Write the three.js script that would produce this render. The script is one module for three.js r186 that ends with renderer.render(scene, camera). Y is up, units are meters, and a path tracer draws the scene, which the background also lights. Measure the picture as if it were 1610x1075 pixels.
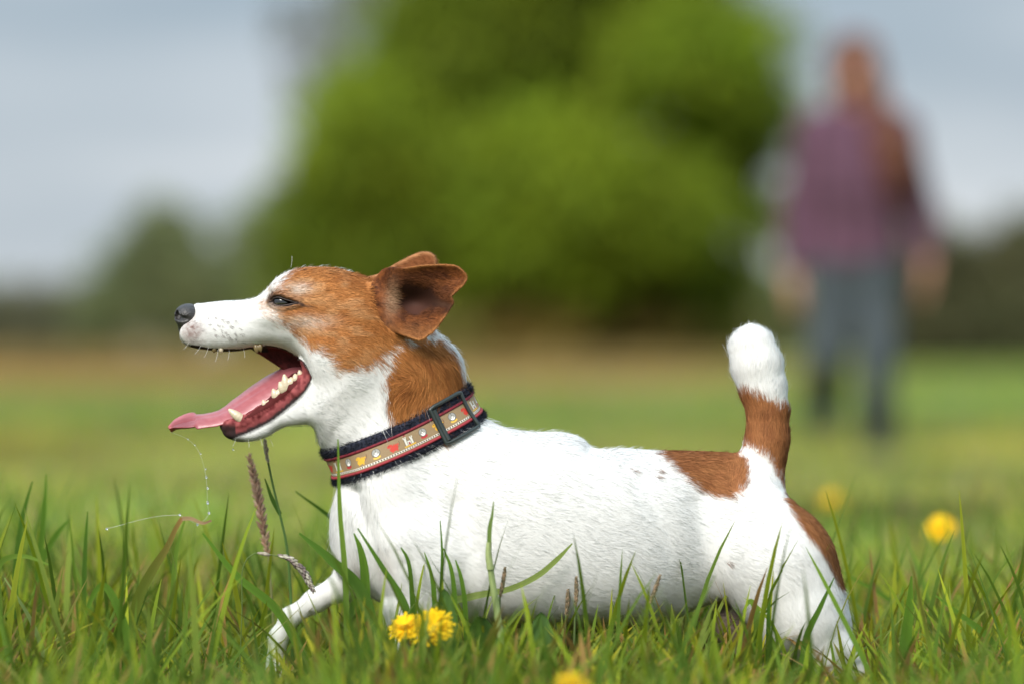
import * as THREE from 'three';
import { mergeGeometries } from 'three/addons/utils/BufferGeometryUtils.js';

// ---------------------------------------------------------------- camera, sky, sun, exposure
const S = 2147;                       // traced units per metre in the plane of the dog
const CAM_D = 2.8, CAM_H = 0.278, HOR = 537.5, MID = 805;
const scene = new THREE.Scene();
const camera = new THREE.PerspectiveCamera(10.22, 1024 / 683, 0.05, 3000);
camera.position.set(0, CAM_H, CAM_D);
camera.lookAt(0, CAM_H, 0);
camera.focus = 2.765;
camera.userData.fStop = 3.1;

const { sin, cos, abs, sqrt, exp, min, max, PI, floor, atan2, hypot, pow } = Math;
const clamp = (x, a = 0, b = 1) => x < a ? a : x > b ? b : x;
const sstep = (a, b, x) => { const t = clamp((x - a) / (b - a)); return t * t * (3 - 2 * t); };
const lerp = (a, b, t) => a + (b - a) * t;
function RNG(seed) { let s = seed | 0; return () => { s = (s + 0x6d2b79f5) | 0; let t = Math.imul(s ^ (s >>> 15), 1 | s); t = (t + Math.imul(t ^ (t >>> 7), 61 | t)) ^ t; return ((t ^ (t >>> 14)) >>> 0) / 4294967296; }; }
function hash3(x, y, z) { let h = Math.imul(x, 374761393) ^ Math.imul(y, 668265263) ^ Math.imul(z, 2147483647 ^ 0x5bd1e995); h = Math.imul(h ^ (h >>> 13), 1274126177); return ((h ^ (h >>> 16)) >>> 0) / 4294967296; }
function vnoise(x, y, z = 0) {
  const i = floor(x), j = floor(y), k = floor(z); let u = x - i, v = y - j, w = z - k;
  u = u * u * (3 - 2 * u); v = v * v * (3 - 2 * v); w = w * w * (3 - 2 * w);
  const a = lerp(lerp(hash3(i, j, k), hash3(i + 1, j, k), u), lerp(hash3(i, j + 1, k), hash3(i + 1, j + 1, k), u), v);
  const b = lerp(lerp(hash3(i, j, k + 1), hash3(i + 1, j, k + 1), u), lerp(hash3(i, j + 1, k + 1), hash3(i + 1, j + 1, k + 1), u), v);
  return lerp(a, b, w);
}
function fbm(x, y, z, o = 4) { let s = 0, a = 0.5, t = 0; for (let i = 0; i < o; i++) { s += a * vnoise(x, y, z); t += a; a *= 0.5; x *= 2.03; y *= 2.03; z *= 2.03; } return s / t; }

{ // broken cloud over the whole sky: grey-blue undersides, paler gaps, brighter towards the zenith
  const W = 2048, H = 1024, data = new Float32Array(W * H * 4);
  for (let r = 0; r < H; r++) {
    const el = ((r + 0.5) / H - 0.5) * PI, y = sin(el), ce = cos(el);
    for (let c = 0; c < W; c++) {
      const az = ((c + 0.5) / W - 0.5) * 2 * PI, x = ce * cos(az), z = ce * sin(az), k = 1 / (max(y, 0) + 0.09);
      const n = fbm(x * k * 0.55 + 7.3, z * k * 0.55 + 2.1, 0.5, 5), n2 = fbm(x * 7 + 3.1, y * 24 + 5.2, z * 7 + 1.7, 3);
      const low = exp(-max(y, 0) / 0.048);                      // pale haze band over the horizon
      const t = clamp(sstep(0.34, 0.66, n * 0.6 + n2 * 0.4) * 0.42 + low * 0.95);
      const up = (1 + 2.6 * max(y, 0)) * SKY_LEVEL(), o = (r * W + c) * 4;
      data[o] = lerp(0.20, 0.74, t) * up; data[o + 1] = lerp(0.29, 0.775, t) * up; data[o + 2] = lerp(0.37, 0.80, t) * up; data[o + 3] = 1;
    }
  }
  function SKY_LEVEL() { return 0.61; }
  const sky = new THREE.DataTexture(data, W, H, THREE.RGBAFormat, THREE.FloatType);
  sky.mapping = THREE.EquirectangularReflectionMapping; sky.magFilter = sky.minFilter = THREE.LinearFilter; sky.needsUpdate = true;
  scene.background = sky; scene.environment = sky;
}
const sun = new THREE.DirectionalLight(0xfff8ef, 2.8);
sun.position.set(-2.4, 5.0, 5.4); sun.castShadow = true; sun.shadow.radius = 64; sun.shadow.mapSize.set(2048, 2048);
Object.assign(sun.shadow.camera, { left: -8, right: 8, top: 8, bottom: -16, near: 0.1, far: 60 });
scene.add(sun); scene.add(sun.target);
const renderer = new THREE.WebGLRenderer({ antialias: true });
renderer.toneMapping = THREE.LinearToneMapping; renderer.toneMappingExposure = 1.6;
renderer.shadowMap.enabled = true;

// ---------------------------------------------------------------- shared helpers
const V3 = (x, y, z) => new THREE.Vector3(x, y, z);
const names = new Map();
function numbered(n) { const k = names.get(n) || 0; names.set(n, k + 1); return k ? n + '_' + String(k).padStart(3, '0') : n; }
function thing(name, label, category, pos, group) {
  const o = new THREE.Group(); o.name = numbered(name); o.position.set(...pos); o.userData = { label, category };
  if (group) o.userData.group = group;
  scene.add(o); return o;
}
function part(name, geo, mat, parent, kind) {
  const m = new THREE.Mesh(geo, mat); m.name = name; m.castShadow = m.receiveShadow = true; if (kind) m.userData.kind = kind;
  parent.add(m); return m;
}
function std(color, roughness = 0.8, extra = {}) { const m = new THREE.MeshStandardMaterial({ roughness, ...extra }); if (color) m.color.setRGB(...color); return m; }
function phys(color, roughness = 0.8, extra = {}) { const m = new THREE.MeshPhysicalMaterial({ roughness, ...extra }); if (color) m.color.setRGB(...color); return m; }
// a traced place (x, y down, z towards the camera, all in traced units) to metres
const P = (x, y, z = 0) => V3((x - MID) / S, CAM_H + (HOR - y) / S, z / S);
// the same for things before or behind the dog: the place that lies at depth zm (metres, + towards the camera)
const Q = (x, y, zm) => { const k = (CAM_D - zm) / CAM_D / S; return V3((x - MID) * k, CAM_H + (HOR - y) * k, zm); };
const terrain = (x, z) => -0.2 * sstep(1.2, 11.5, -z) + 0.012 * (fbm(x * 0.6 + 9, z * 0.6, 3, 2) - 0.5) * sstep(0.8, 3, abs(z));

function spline2(pts, step = 4) {      // closed Catmull-Rom through pts
  const out = [], n = pts.length;
  for (let i = 0; i < n; i++) {
    const a = pts[(i + n - 1) % n], b = pts[i], c = pts[(i + 1) % n], d = pts[(i + 2) % n], m = max(1, Math.round(hypot(c[0] - b[0], c[1] - b[1]) / step));
    for (let k = 0; k < m; k++) {
      const t = k / m, t2 = t * t, t3 = t2 * t;
      out.push([0, 1].map((q) => 0.5 * (2 * b[q] + (c[q] - a[q]) * t + (2 * a[q] - 5 * b[q] + 4 * c[q] - d[q]) * t2 + (3 * b[q] - a[q] - 3 * c[q] + d[q]) * t3)));
    }
  }
  return out;
}
class Outline {                        // signed distance to a traced outline, tabulated
  constructor(flat, { step = 2, margin = 40, smooth = 0, curve = true } = {}) {
    const p0 = []; for (let i = 0; i < flat.length; i += 2) p0.push([flat[i], flat[i + 1]]);
    const p = curve ? spline2(p0) : p0, n = p.length;
    const xs = p.map((q) => q[0]), ys = p.map((q) => q[1]);
    this.h = step; this.x0 = min(...xs) - margin; this.y0 = min(...ys) - margin;
    this.nx = Math.ceil((max(...xs) + margin - this.x0) / step) + 2; this.ny = Math.ceil((max(...ys) + margin - this.y0) / step) + 2;
    let g = this.g = new Float32Array(this.nx * this.ny);
    for (let j = 0; j < this.ny; j++) for (let i = 0; i < this.nx; i++) {
      const x = this.x0 + i * step, y = this.y0 + j * step; let best = 1e9, inside = false;
      for (let k = 0, l = n - 1; k < n; l = k++) {
        const ax = p[l][0], ay = p[l][1], bx = p[k][0], by = p[k][1], ex = bx - ax, ey = by - ay, wx = x - ax, wy = y - ay;
        const t = clamp((wx * ex + wy * ey) / (ex * ex + ey * ey + 1e-9)), dx = wx - ex * t, dy = wy - ey * t, d = dx * dx + dy * dy;
        if (d < best) best = d;
        if ((ay > y) !== (by > y) && x < ex * (y - ay) / ey + ax) inside = !inside;
      }
      g[j * this.nx + i] = (inside ? -1 : 1) * sqrt(best);
    }
    if (smooth) {                      // soften the ridge along the middle
      let b = g.slice();
      for (let it = 0; it < smooth; it++) {
        const c = b.slice();
        for (let j = 1; j < this.ny - 1; j++) for (let i = 1; i < this.nx - 1; i++) { const o = j * this.nx + i; c[o] = (b[o] * 4 + b[o - 1] + b[o + 1] + b[o - this.nx] + b[o + this.nx]) / 8; }
        b = c;
      }
      for (let o = 0; o < g.length; o++) g[o] = lerp(g[o], b[o], sstep(4, 26, -g[o]));
    }
  }
  d(x, y) {
    let u = (x - this.x0) / this.h, v = (y - this.y0) / this.h, out = 0;
    const cu = clamp(u, 0, this.nx - 1.001), cv = clamp(v, 0, this.ny - 1.001);
    if (cu !== u || cv !== v) out = hypot(u - cu, v - cv) * this.h;
    const i = floor(cu), j = floor(cv), a = cu - i, b = cv - j, o = j * this.nx + i, g = this.g;
    return (g[o] * (1 - a) + g[o + 1] * a) * (1 - b) + (g[o + this.nx] * (1 - a) + g[o + this.nx + 1] * a) * b + out;
  }
}
function table(flat) {                 // smooth curve through x, value pairs
  const n = flat.length / 2, X = (i) => flat[2 * clamp(i, 0, n - 1)], Y = (i) => flat[2 * clamp(i, 0, n - 1) + 1];
  return (x) => {
    if (x <= X(0)) return Y(0); if (x >= X(n - 1)) return Y(n - 1);
    let i = 0; while (x > X(i + 1)) i++;
    const h = X(i + 1) - X(i), t = (x - X(i)) / h, m0 = i ? (Y(i + 1) - Y(i - 1)) / (X(i + 1) - X(i - 1)) * h : 0, m1 = i < n - 2 ? (Y(i + 2) - Y(i)) / (X(i + 2) - X(i)) * h : 0, t2 = t * t, t3 = t2 * t;
    return (2 * t3 - 3 * t2 + 1) * Y(i) + (t3 - 2 * t2 + t) * m0 + (3 * t2 - 2 * t3) * Y(i + 1) + (t3 - t2) * m1;
  };
}
const smin = (a, b, k) => { const h = max(k - abs(a - b), 0) / k; return min(a, b) - h * h * k * 0.25; };
const smax = (a, b, k) => -smin(-a, -b, k);
// an outline blown up to half width W, rounded over R
function inflate(d, z, R, W, n = 2) {
  let u = 1 + d / R; u = 0.5 * (u + sqrt(u * u + 0.02)); const w = abs(z) / W;
  return R * ((n === 2 ? sqrt(u * u + w * w) : pow(pow(u, n) + pow(w, n), 1 / n)) - 1);
}
function capsule(px, py, pz, a, b) {   // round cone between [x, y, z, r] joints
  const ex = b[0] - a[0], ey = b[1] - a[1], ez = b[2] - a[2], wx = px - a[0], wy = py - a[1], wz = pz - a[2];
  const t = clamp((wx * ex + wy * ey + wz * ez) / (ex * ex + ey * ey + ez * ez + 1e-9));
  return hypot(wx - ex * t, wy - ey * t, wz - ez * t) - lerp(a[3], b[3], t);
}
function chain(px, py, pz, js, k) { let d = 1e9; for (let i = 0; i + 1 < js.length; i++) d = i ? smin(d, capsule(px, py, pz, js[i], js[i + 1]), k) : capsule(px, py, pz, js[0], js[1]); return d; }
function ellipsoid(px, py, pz, c, r) { const x = (px - c[0]) / r[0], y = (py - c[1]) / r[1], z = (pz - c[2]) / r[2], k = sqrt(x * x + y * y + z * z); return (k - 1) * min(r[0], r[1], r[2]); }

// surface of f = 0 as an indexed mesh (surface nets, then one step onto the surface)
function surface(f, lo, hi, cell, keep) {
  const n = [0, 1, 2].map((i) => Math.ceil((hi[i] - lo[i]) / cell) + 1), [nx, ny, nz] = n, sx = 1, sy = nx, sz = nx * ny, val = new Float32Array(nx * ny * nz), B = 4;
  for (let k = 0; k < nz; k += B) for (let j = 0; j < ny; j += B) for (let i = 0; i < nx; i += B) {
    const c = f(lo[0] + (i + 1.5) * cell, lo[1] + (j + 1.5) * cell, lo[2] + (k + 1.5) * cell), far = abs(c) > cell * 7;
    for (let kk = k; kk < min(k + B, nz); kk++) for (let jj = j; jj < min(j + B, ny); jj++) for (let ii = i; ii < min(i + B, nx); ii++)
      val[ii + jj * sy + kk * sz] = far ? c : f(lo[0] + ii * cell, lo[1] + jj * cell, lo[2] + kk * cell);
  }
  const id = new Int32Array(nx * ny * nz).fill(-1), pos = [];
  const E = [[0, 1], [2, 3], [4, 5], [6, 7], [0, 2], [1, 3], [4, 6], [5, 7], [0, 4], [1, 5], [2, 6], [3, 7]], off = [0, sx, sy, sx + sy, sz, sx + sz, sy + sz, sx + sy + sz], q = new Array(8);
  for (let k = 0; k < nz - 1; k++) for (let j = 0; j < ny - 1; j++) for (let i = 0; i < nx - 1; i++) {
    const o = i + j * sy + k * sz; let neg = 0;
    for (let c = 0; c < 8; c++) { q[c] = val[o + off[c]]; if (q[c] < 0) neg++; }
    if (neg === 0 || neg === 8) continue;
    let x = 0, y = 0, z = 0, m = 0;
    for (const [a, b] of E) if ((q[a] < 0) !== (q[b] < 0)) {
      const t = q[a] / (q[a] - q[b]);
      x += lerp(a & 1, b & 1, t); y += lerp(a >> 1 & 1, b >> 1 & 1, t); z += lerp(a >> 2, b >> 2, t); m++;
    }
    id[o] = pos.length / 3; pos.push(lo[0] + (i + x / m) * cell, lo[1] + (j + y / m) * cell, lo[2] + (k + z / m) * cell);
  }
  const idx = [], quad = (a, b, c, d, flip) => { if (a < 0 || b < 0 || c < 0 || d < 0) return; flip ? idx.push(a, c, b, a, d, c) : idx.push(a, b, c, a, c, d); };
  for (let k = 1; k < nz - 1; k++) for (let j = 1; j < ny - 1; j++) for (let i = 1; i < nx - 1; i++) {
    const o = i + j * sy + k * sz, a = val[o] < 0;
    if (a !== val[o + sx] < 0) quad(id[o - sy - sz], id[o - sz], id[o], id[o - sy], !a);
    if (a !== val[o + sy] < 0) quad(id[o - sx - sz], id[o - sx], id[o], id[o - sz], !a);
    if (a !== val[o + sz] < 0) quad(id[o - sx - sy], id[o - sy], id[o], id[o - sx], !a);
  }
  const nor = new Float32Array(pos.length), e = cell * 0.6;
  for (let i = 0; i < pos.length; i += 3) {
    let [x, y, z] = [pos[i], pos[i + 1], pos[i + 2]], gx, gy, gz, g;
    for (let it = 0; it < 2; it++) {
      gx = f(x + e, y, z) - f(x - e, y, z); gy = f(x, y + e, z) - f(x, y - e, z); gz = f(x, y, z + e) - f(x, y, z - e); g = hypot(gx, gy, gz) || 1;
      if (!it) { const s = clamp(f(x, y, z) * 2 * e / g, -cell * 0.6, cell * 0.6) / g; x -= gx * s; y -= gy * s; z -= gz * s; }
    }
    pos[i] = x; pos[i + 1] = y; pos[i + 2] = z; nor[i] = gx / g; nor[i + 1] = gy / g; nor[i + 2] = gz / g;
  }
  let tri = idx;
  if (keep) { tri = []; for (let t = 0; t < idx.length; t += 3) { const [a, b, c] = [idx[t] * 3, idx[t + 1] * 3, idx[t + 2] * 3]; if (keep((pos[a] + pos[b] + pos[c]) / 3, (pos[a + 1] + pos[b + 1] + pos[c + 1]) / 3)) tri.push(idx[t], idx[t + 1], idx[t + 2]); } }
  return { pos: Float32Array.from(pos), nor, idx: tri };
}
// traced-unit surface to a geometry in metres about origin o, coloured by paint(x, y, z, nz) -> [r, g, b]
function toGeometry(s, o, paint) {
  const n = s.pos.length / 3, p = new Float32Array(n * 3), m = new Float32Array(n * 3), c = paint && new Float32Array(n * 3), idx = new Uint32Array(s.idx.length);
  for (let i = 0; i < n; i++) {
    const x = s.pos[3 * i], y = s.pos[3 * i + 1], z = s.pos[3 * i + 2], w = P(x, y, z).sub(o);
    p.set([w.x, w.y, w.z], 3 * i); m.set([s.nor[3 * i], -s.nor[3 * i + 1], s.nor[3 * i + 2]], 3 * i);
    if (c) c.set(paint(x, y, z), 3 * i);
  }
  for (let t = 0; t < idx.length; t += 3) { idx[t] = s.idx[t]; idx[t + 1] = s.idx[t + 2]; idx[t + 2] = s.idx[t + 1]; }
  const g = new THREE.BufferGeometry();
  g.setAttribute('position', new THREE.BufferAttribute(p, 3)); g.setAttribute('normal', new THREE.BufferAttribute(m, 3));
  if (c) g.setAttribute('color', new THREE.BufferAttribute(c, 3));
  g.setIndex(new THREE.BufferAttribute(idx, 1)); return g;
}

// ---------------------------------------------------------------- ground
{
  const rows = [], zs = []; for (let z = 5; z > -16; z -= 0.35) zs.push(z); for (let z = -16; z > -700; z *= 1.09) zs.push(z); zs.push(-900);
  const NX = 70, p = [], c = [], ix = [];
  zs.forEach((z) => { const half = max(6, -z * 1.6 + 6); for (let i = 0; i <= NX; i++) {
    const x = lerp(-half, half, i / NX); p.push(x, terrain(x, z), z);
    const t = -z, n = fbm(x * 0.3, z * 0.3, 1, 3), edgeX = 0.03 * t + 2 * (fbm(x * 0.1, z * 0.1, 6, 2) - 0.5);
    let col = mix3g([0.11, 0.15, 0.018], [0.165, 0.205, 0.03], n);
    col = mix3g(col, [0.26, 0.19, 0.062], sstep(28, 46, t + 12 * (n - 0.5)) * sstep(edgeX + 0.06 * t, edgeX, x));
    c.push(...col);
  } });
  const m = NX + 1; for (let j = 0; j < zs.length - 1; j++) for (let i = 0; i < NX; i++) { const a = j * m + i; ix.push(a, a + 1, a + m + 1, a, a + m + 1, a + m); }
  function mix3g(a, b, t) { return a.map((v, i) => lerp(v, b[i], t)); }
  const g = new THREE.BufferGeometry(); g.setAttribute('position', new THREE.Float32BufferAttribute(p, 3)); g.setAttribute('color', new THREE.Float32BufferAttribute(c, 3)); g.setIndex(ix); g.computeVertexNormals();
  const gm = part('ground', g, std(null, 1, { vertexColors: true }), scene); gm.userData.kind = 'structure';
}
// ---------------------------------------------------------------- meadow grass
const leafMat = phys([1, 1, 1], 0.75, { vertexColors: true, transmission: 0.45, side: THREE.DoubleSide, specularIntensity: 0.22 });
// one blade as a bent, folded strip: out {p, c, ix}
function blade(out, x, y, z, h, w, az, lean, droop, col, tipCol, segs = 5, twist = 0) {
  const dx = cos(az), dz = sin(az); let px = x, py = y, pz = z, a = lean, base = out.p.length / 3; const step = h / segs;
  for (let i = 0; i <= segs; i++) {
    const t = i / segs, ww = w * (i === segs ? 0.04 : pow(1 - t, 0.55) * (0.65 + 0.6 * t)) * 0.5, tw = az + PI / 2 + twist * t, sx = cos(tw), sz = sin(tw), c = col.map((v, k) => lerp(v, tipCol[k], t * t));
    const fx = cos(a) * dx * w * 0.18 * (1 - t), fz = cos(a) * dz * w * 0.18 * (1 - t);
    out.p.push(px - sx * ww, py, pz - sz * ww, px + fx, py, pz + fz, px + sx * ww, py, pz + sz * ww);
    out.c.push(...c.map((v) => v * 1.06), ...c.map((v) => v * 0.9), ...c);
    px += sin(a) * dx * step; pz += sin(a) * dz * step; py += cos(a) * step; a += droop / segs * (0.4 + 1.2 * t);
  }
  for (let i = 0; i < segs; i++) { const b = base + i * 3; out.ix.push(b, b + 1, b + 4, b, b + 4, b + 3, b + 1, b + 2, b + 5, b + 1, b + 5, b + 4); }
}
function finish(out) {
  const g = new THREE.BufferGeometry(); g.setAttribute('position', new THREE.Float32BufferAttribute(out.p, 3)); g.setAttribute('color', new THREE.Float32BufferAttribute(out.c, 3));
  g.setIndex(out.ix); g.computeVertexNormals(); return g;
}
const GREENS = [[0.165, 0.295, 0.018], [0.235, 0.36, 0.022], [0.09, 0.205, 0.022], [0.31, 0.385, 0.034], [0.175, 0.305, 0.055]], DRY = [0.34, 0.25, 0.09];
function tuft(seed, n, rad, h0, h1, w0, w1, segs, dry = 0.05) {
  const r = RNG(seed), out = { p: [], c: [], ix: [] };
  for (let i = 0; i < n; i++) {
    const a = r() * 2 * PI, d = sqrt(r()) * rad, x = cos(a) * d, z = sin(a) * d, g = GREENS[floor(r() * GREENS.length)], b = 0.8 + 0.4 * r();
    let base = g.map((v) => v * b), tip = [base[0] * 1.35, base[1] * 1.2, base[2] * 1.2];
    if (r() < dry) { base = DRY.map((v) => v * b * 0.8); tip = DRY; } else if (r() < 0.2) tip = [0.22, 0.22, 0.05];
    blade(out, x, -0.004, z, lerp(h0, h1, r() * r() * 0.5 + r() * 0.5), lerp(w0, w1, r()), r() * 2 * PI, 0.05 + r() * 0.75, r() * r() * 2.0, base, tip, segs, (r() - 0.5) * 1.6);
  }
  return finish(out);
}
function spread(name, label, geos, count, seed, place) {
  const r = RNG(seed), sets = geos.map(() => []), root = new THREE.Group(); root.name = name; root.userData = { label, category: 'grass', kind: 'stuff' };
  const m = new THREE.Matrix4(), q = new THREE.Quaternion(), up = V3(0, 1, 0), col = new THREE.Color();
  for (let i = 0; i < count; i++) {
    const s = place(r); if (!s) continue;
    sets[floor(r() * geos.length)].push([m.compose(V3(s.x, terrain(s.x, s.z), s.z), q.setFromAxisAngle(up, r() * 2 * PI), V3(s.w ?? 1, s.h ?? 1, s.w ?? 1)).clone(), s.c ?? [1, 1, 1]]);
  }
  sets.forEach((set, k) => {
    if (!set.length) return;
    const im = new THREE.InstancedMesh(geos[k], leafMat, set.length); im.name = 'grass_tufts'; im.userData.kind = 'stuff'; im.castShadow = im.receiveShadow = true;
    set.forEach(([mm, c], i) => { im.setMatrixAt(i, mm); im.setColorAt(i, col.setRGB(...c)); });
    root.add(im);
  });
  scene.add(root);
}
const tone = (r, x, z) => { const n = fbm(x * 1.3 + 5, z * 1.3, 2, 3), k = 0.72 + 0.55 * n + 0.15 * (r() - 0.5), y = fbm(x * 0.5, z * 0.5, 9, 2); return [k * (0.85 + 0.45 * y), k, k * (1.1 - 0.3 * y)]; };
const underDog = (x, z) => { const px = x * S + MID, pz = z * S; return px > 560 && px < 1330 && abs(pz) < 150; };
const clear = (x, z) => { const px = x * S + MID, pz = z * S; return (px > 470 && px < 1350 && abs(pz) < 118); };
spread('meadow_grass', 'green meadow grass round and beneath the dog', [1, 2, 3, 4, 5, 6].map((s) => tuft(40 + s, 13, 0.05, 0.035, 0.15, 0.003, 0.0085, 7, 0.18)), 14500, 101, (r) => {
  const z = lerp(1.25, -2.4, r()), d = CAM_D - z, x = (r() - 0.5) * 2 * (d * 0.136 + 0.55);
  const left = sstep(-0.2, -0.34, x) * sstep(0.35, 0.1, z), far = sstep(-0.3, -1.6, z);
  let h = 0.8 + 0.7 * (fbm(x * 7, z * 7, 4, 2) - 0.5) + 0.22 * left - 0.12 * far;
  const pxx = x * S + MID, body = sstep(540, 600, pxx) * sstep(1400, 1300, pxx);
  if (z > 0.05) h *= lerp(lerp(0.88, 1.42, body * sstep(0.5, 0.3, z)), 1.2, sstep(0.3, 0.9, z)); if (pxx > 395 && pxx < 530 && z > -0.1 && z < 0.35) h *= 0.74; if (pxx > 1235 && pxx < 1385 && z > 0 && z < 0.45) h *= 0.36;
  if (clear(x, z)) { if (abs(z) < 0.035) return null; h *= 0.45; }
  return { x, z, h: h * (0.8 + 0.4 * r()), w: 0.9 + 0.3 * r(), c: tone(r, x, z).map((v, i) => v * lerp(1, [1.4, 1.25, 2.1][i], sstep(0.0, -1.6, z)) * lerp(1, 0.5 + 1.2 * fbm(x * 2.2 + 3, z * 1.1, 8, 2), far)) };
});
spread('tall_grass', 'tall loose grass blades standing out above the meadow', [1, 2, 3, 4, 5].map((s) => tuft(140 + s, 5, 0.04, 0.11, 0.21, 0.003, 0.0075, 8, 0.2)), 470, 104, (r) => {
  const z = lerp(1.0, -0.9, r()), d = CAM_D - z, x = (r() - 0.5) * 2 * (d * 0.136 + 0.15), px = x * S + MID; if (clear(x, z) || (px > 330 && px < 1410 && z > -0.06 && r() < 0.92)) return null;
  return { x, z, h: (0.6 + 0.5 * r()) * (z > 0.2 ? 0.72 : lerp(1, 0.7, sstep(-0.1, -0.7, z))), w: 1, c: tone(r, x, z) };
});
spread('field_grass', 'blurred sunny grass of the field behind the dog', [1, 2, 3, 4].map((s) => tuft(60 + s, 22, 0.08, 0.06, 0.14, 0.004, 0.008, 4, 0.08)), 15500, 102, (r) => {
  const z = -2.2 - 13.5 * pow(r(), 1.15), d = CAM_D - z, x = (r() - 0.5) * 2 * (d * 0.14 + 1.6);
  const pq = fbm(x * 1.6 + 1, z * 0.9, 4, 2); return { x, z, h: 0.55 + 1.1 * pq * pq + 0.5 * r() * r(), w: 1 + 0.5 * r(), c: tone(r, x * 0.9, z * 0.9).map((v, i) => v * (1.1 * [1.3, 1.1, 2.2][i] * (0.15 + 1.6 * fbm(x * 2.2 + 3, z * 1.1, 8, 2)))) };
});
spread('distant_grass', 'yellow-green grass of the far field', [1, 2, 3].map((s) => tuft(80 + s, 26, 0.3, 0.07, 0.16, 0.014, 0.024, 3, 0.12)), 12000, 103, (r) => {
  const z = -15 - 42 * pow(r(), 1.2), d = CAM_D - z, x = (r() - 0.5) * 2 * (d * 0.15 + 3.5), brown = sstep(22, 36, -z) * sstep(0.12 * d, 0.02 * d, x);
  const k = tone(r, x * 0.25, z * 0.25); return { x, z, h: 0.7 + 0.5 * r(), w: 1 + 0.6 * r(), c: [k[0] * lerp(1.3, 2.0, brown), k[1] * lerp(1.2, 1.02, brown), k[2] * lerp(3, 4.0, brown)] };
});

// ---------------------------------------------------------------- trees
function leafCluster(seed, n, rad, size) {
  const r = RNG(seed), out = { p: [], c: [], ix: [] };
  for (let i = 0; i < n; i++) {
    const a = r() * 2 * PI, b = Math.acos(2 * r() - 1), d = rad * pow(r(), 0.5), c = V3(d * sin(b) * cos(a), d * cos(b), d * sin(b) * sin(a)), u = V3(r() - 0.5, (r() - 0.5) * 0.7 - 0.25, r() - 0.5).normalize(), v = V3(r() - 0.5, r() - 0.5, r() - 0.5).cross(u).normalize();
    const L = size * (0.7 + 0.6 * r()), k = 0.75 + 0.5 * r(), b0 = out.p.length / 3, pts = [[0, 0], [0.45, 0.3], [1, 0], [0.45, -0.3]];
    for (const [s, t] of pts) { const q = c.clone().addScaledVector(u, s * L).addScaledVector(v, t * L); out.p.push(q.x, q.y, q.z); out.c.push(k, k, k); }
    out.ix.push(b0, b0 + 1, b0 + 2, b0, b0 + 2, b0 + 3);
  }
  return finish(out);
}
const treeLeaf = phys([1, 1, 1], 0.85, { vertexColors: true, transmission: 0.4, side: THREE.DoubleSide, specularIntensity: 0.3 });
const bark = std([0.11, 0.075, 0.05], 0.95);
const clusters = [1, 2, 3].map((s) => leafCluster(200 + s, 26, 0.42, 0.2));
function tree(label, x, z, clumps, colour, seed, trunkR, density, group) {    // clumps: [dx, y, dz, rx, ry, rz] in metres from the foot
  const r = RNG(seed), y0 = terrain(x, z), t = thing('tree', label, 'tree', [x, y0, z], group), gs = [];
  const top = max(...clumps.map((c) => c[1])) * 0.8, limb = (a, b, r0, r1) => { const mid = a.clone().lerp(b, 0.5).add(V3((r() - 0.5) * 0.5, 0.15, (r() - 0.5) * 0.5)), c = new THREE.CatmullRomCurve3([a, mid, b]); const g = new THREE.TubeGeometry(c, 10, 1, 7), p = g.attributes.position; for (let i = 0; i <= 10; i++) { const o = c.getPointAt(i / 10), k = lerp(r0, r1, i / 10); for (let j = 0; j <= 7; j++) { const q = i * 8 + j; p.setXYZ(q, o.x + (p.getX(q) - o.x) * k, o.y + (p.getY(q) - o.y) * k, o.z + (p.getZ(q) - o.z) * k); } } g.computeVertexNormals(); gs.push(g); };
  limb(V3(0, -0.1, 0), V3((r() - 0.5) * 0.4, top, (r() - 0.5) * 0.4), trunkR, trunkR * 0.25);
  for (const c of clumps) limb(V3(0, clamp(c[1] * 0.5, 0.3, top * 0.8), 0), V3(c[0] * 0.85, c[1], c[2] * 0.85), trunkR * 0.4, trunkR * 0.1);
  part('trunk', mergeGeometries(gs), bark, t);
  const vol = clumps.map((c) => c[3] * c[4] * c[5]), n = clumps.map((c, i) => Math.round(density * (0.6 + 0.6 * r()) * (clumps[i][8] ?? 1) * pow(vol[i], 0.72))), tot = n.reduce((a, b) => a + b, 0);
  const im = new THREE.InstancedMesh(clusters[seed % 3], treeLeaf, tot), m = new THREE.Matrix4(), q = new THREE.Quaternion(), col = new THREE.Color(); let k = 0;
  clumps.forEach((c, i) => { for (let j = 0; j < n[i]; j++) {
    const a = r() * 2 * PI, b = Math.acos(2 * r() - 1), d = pow(r(), 0.5), px = c[0] + c[3] * d * sin(b) * cos(a), py = c[1] + c[4] * d * cos(b), pz = c[2] + c[5] * d * sin(b) * sin(a), s = (0.7 + 0.6 * r()) * (c[6] ?? 1), l = (0.8 + 0.4 * r()) * (c[7] ?? 1);
    im.setMatrixAt(k, m.compose(V3(px, max(py, 0.1), pz), q.setFromEuler(new THREE.Euler(r() * 6, r() * 6, r() * 6)), V3(s, s, s))); im.setColorAt(k++, col.setRGB(colour[0] * l * (0.9 + 0.2 * r()), colour[1] * l, colour[2] * l));
  } });
  im.name = 'crown'; im.userData.kind = 'stuff'; im.castShadow = im.receiveShadow = true; t.add(im);
}
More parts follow.
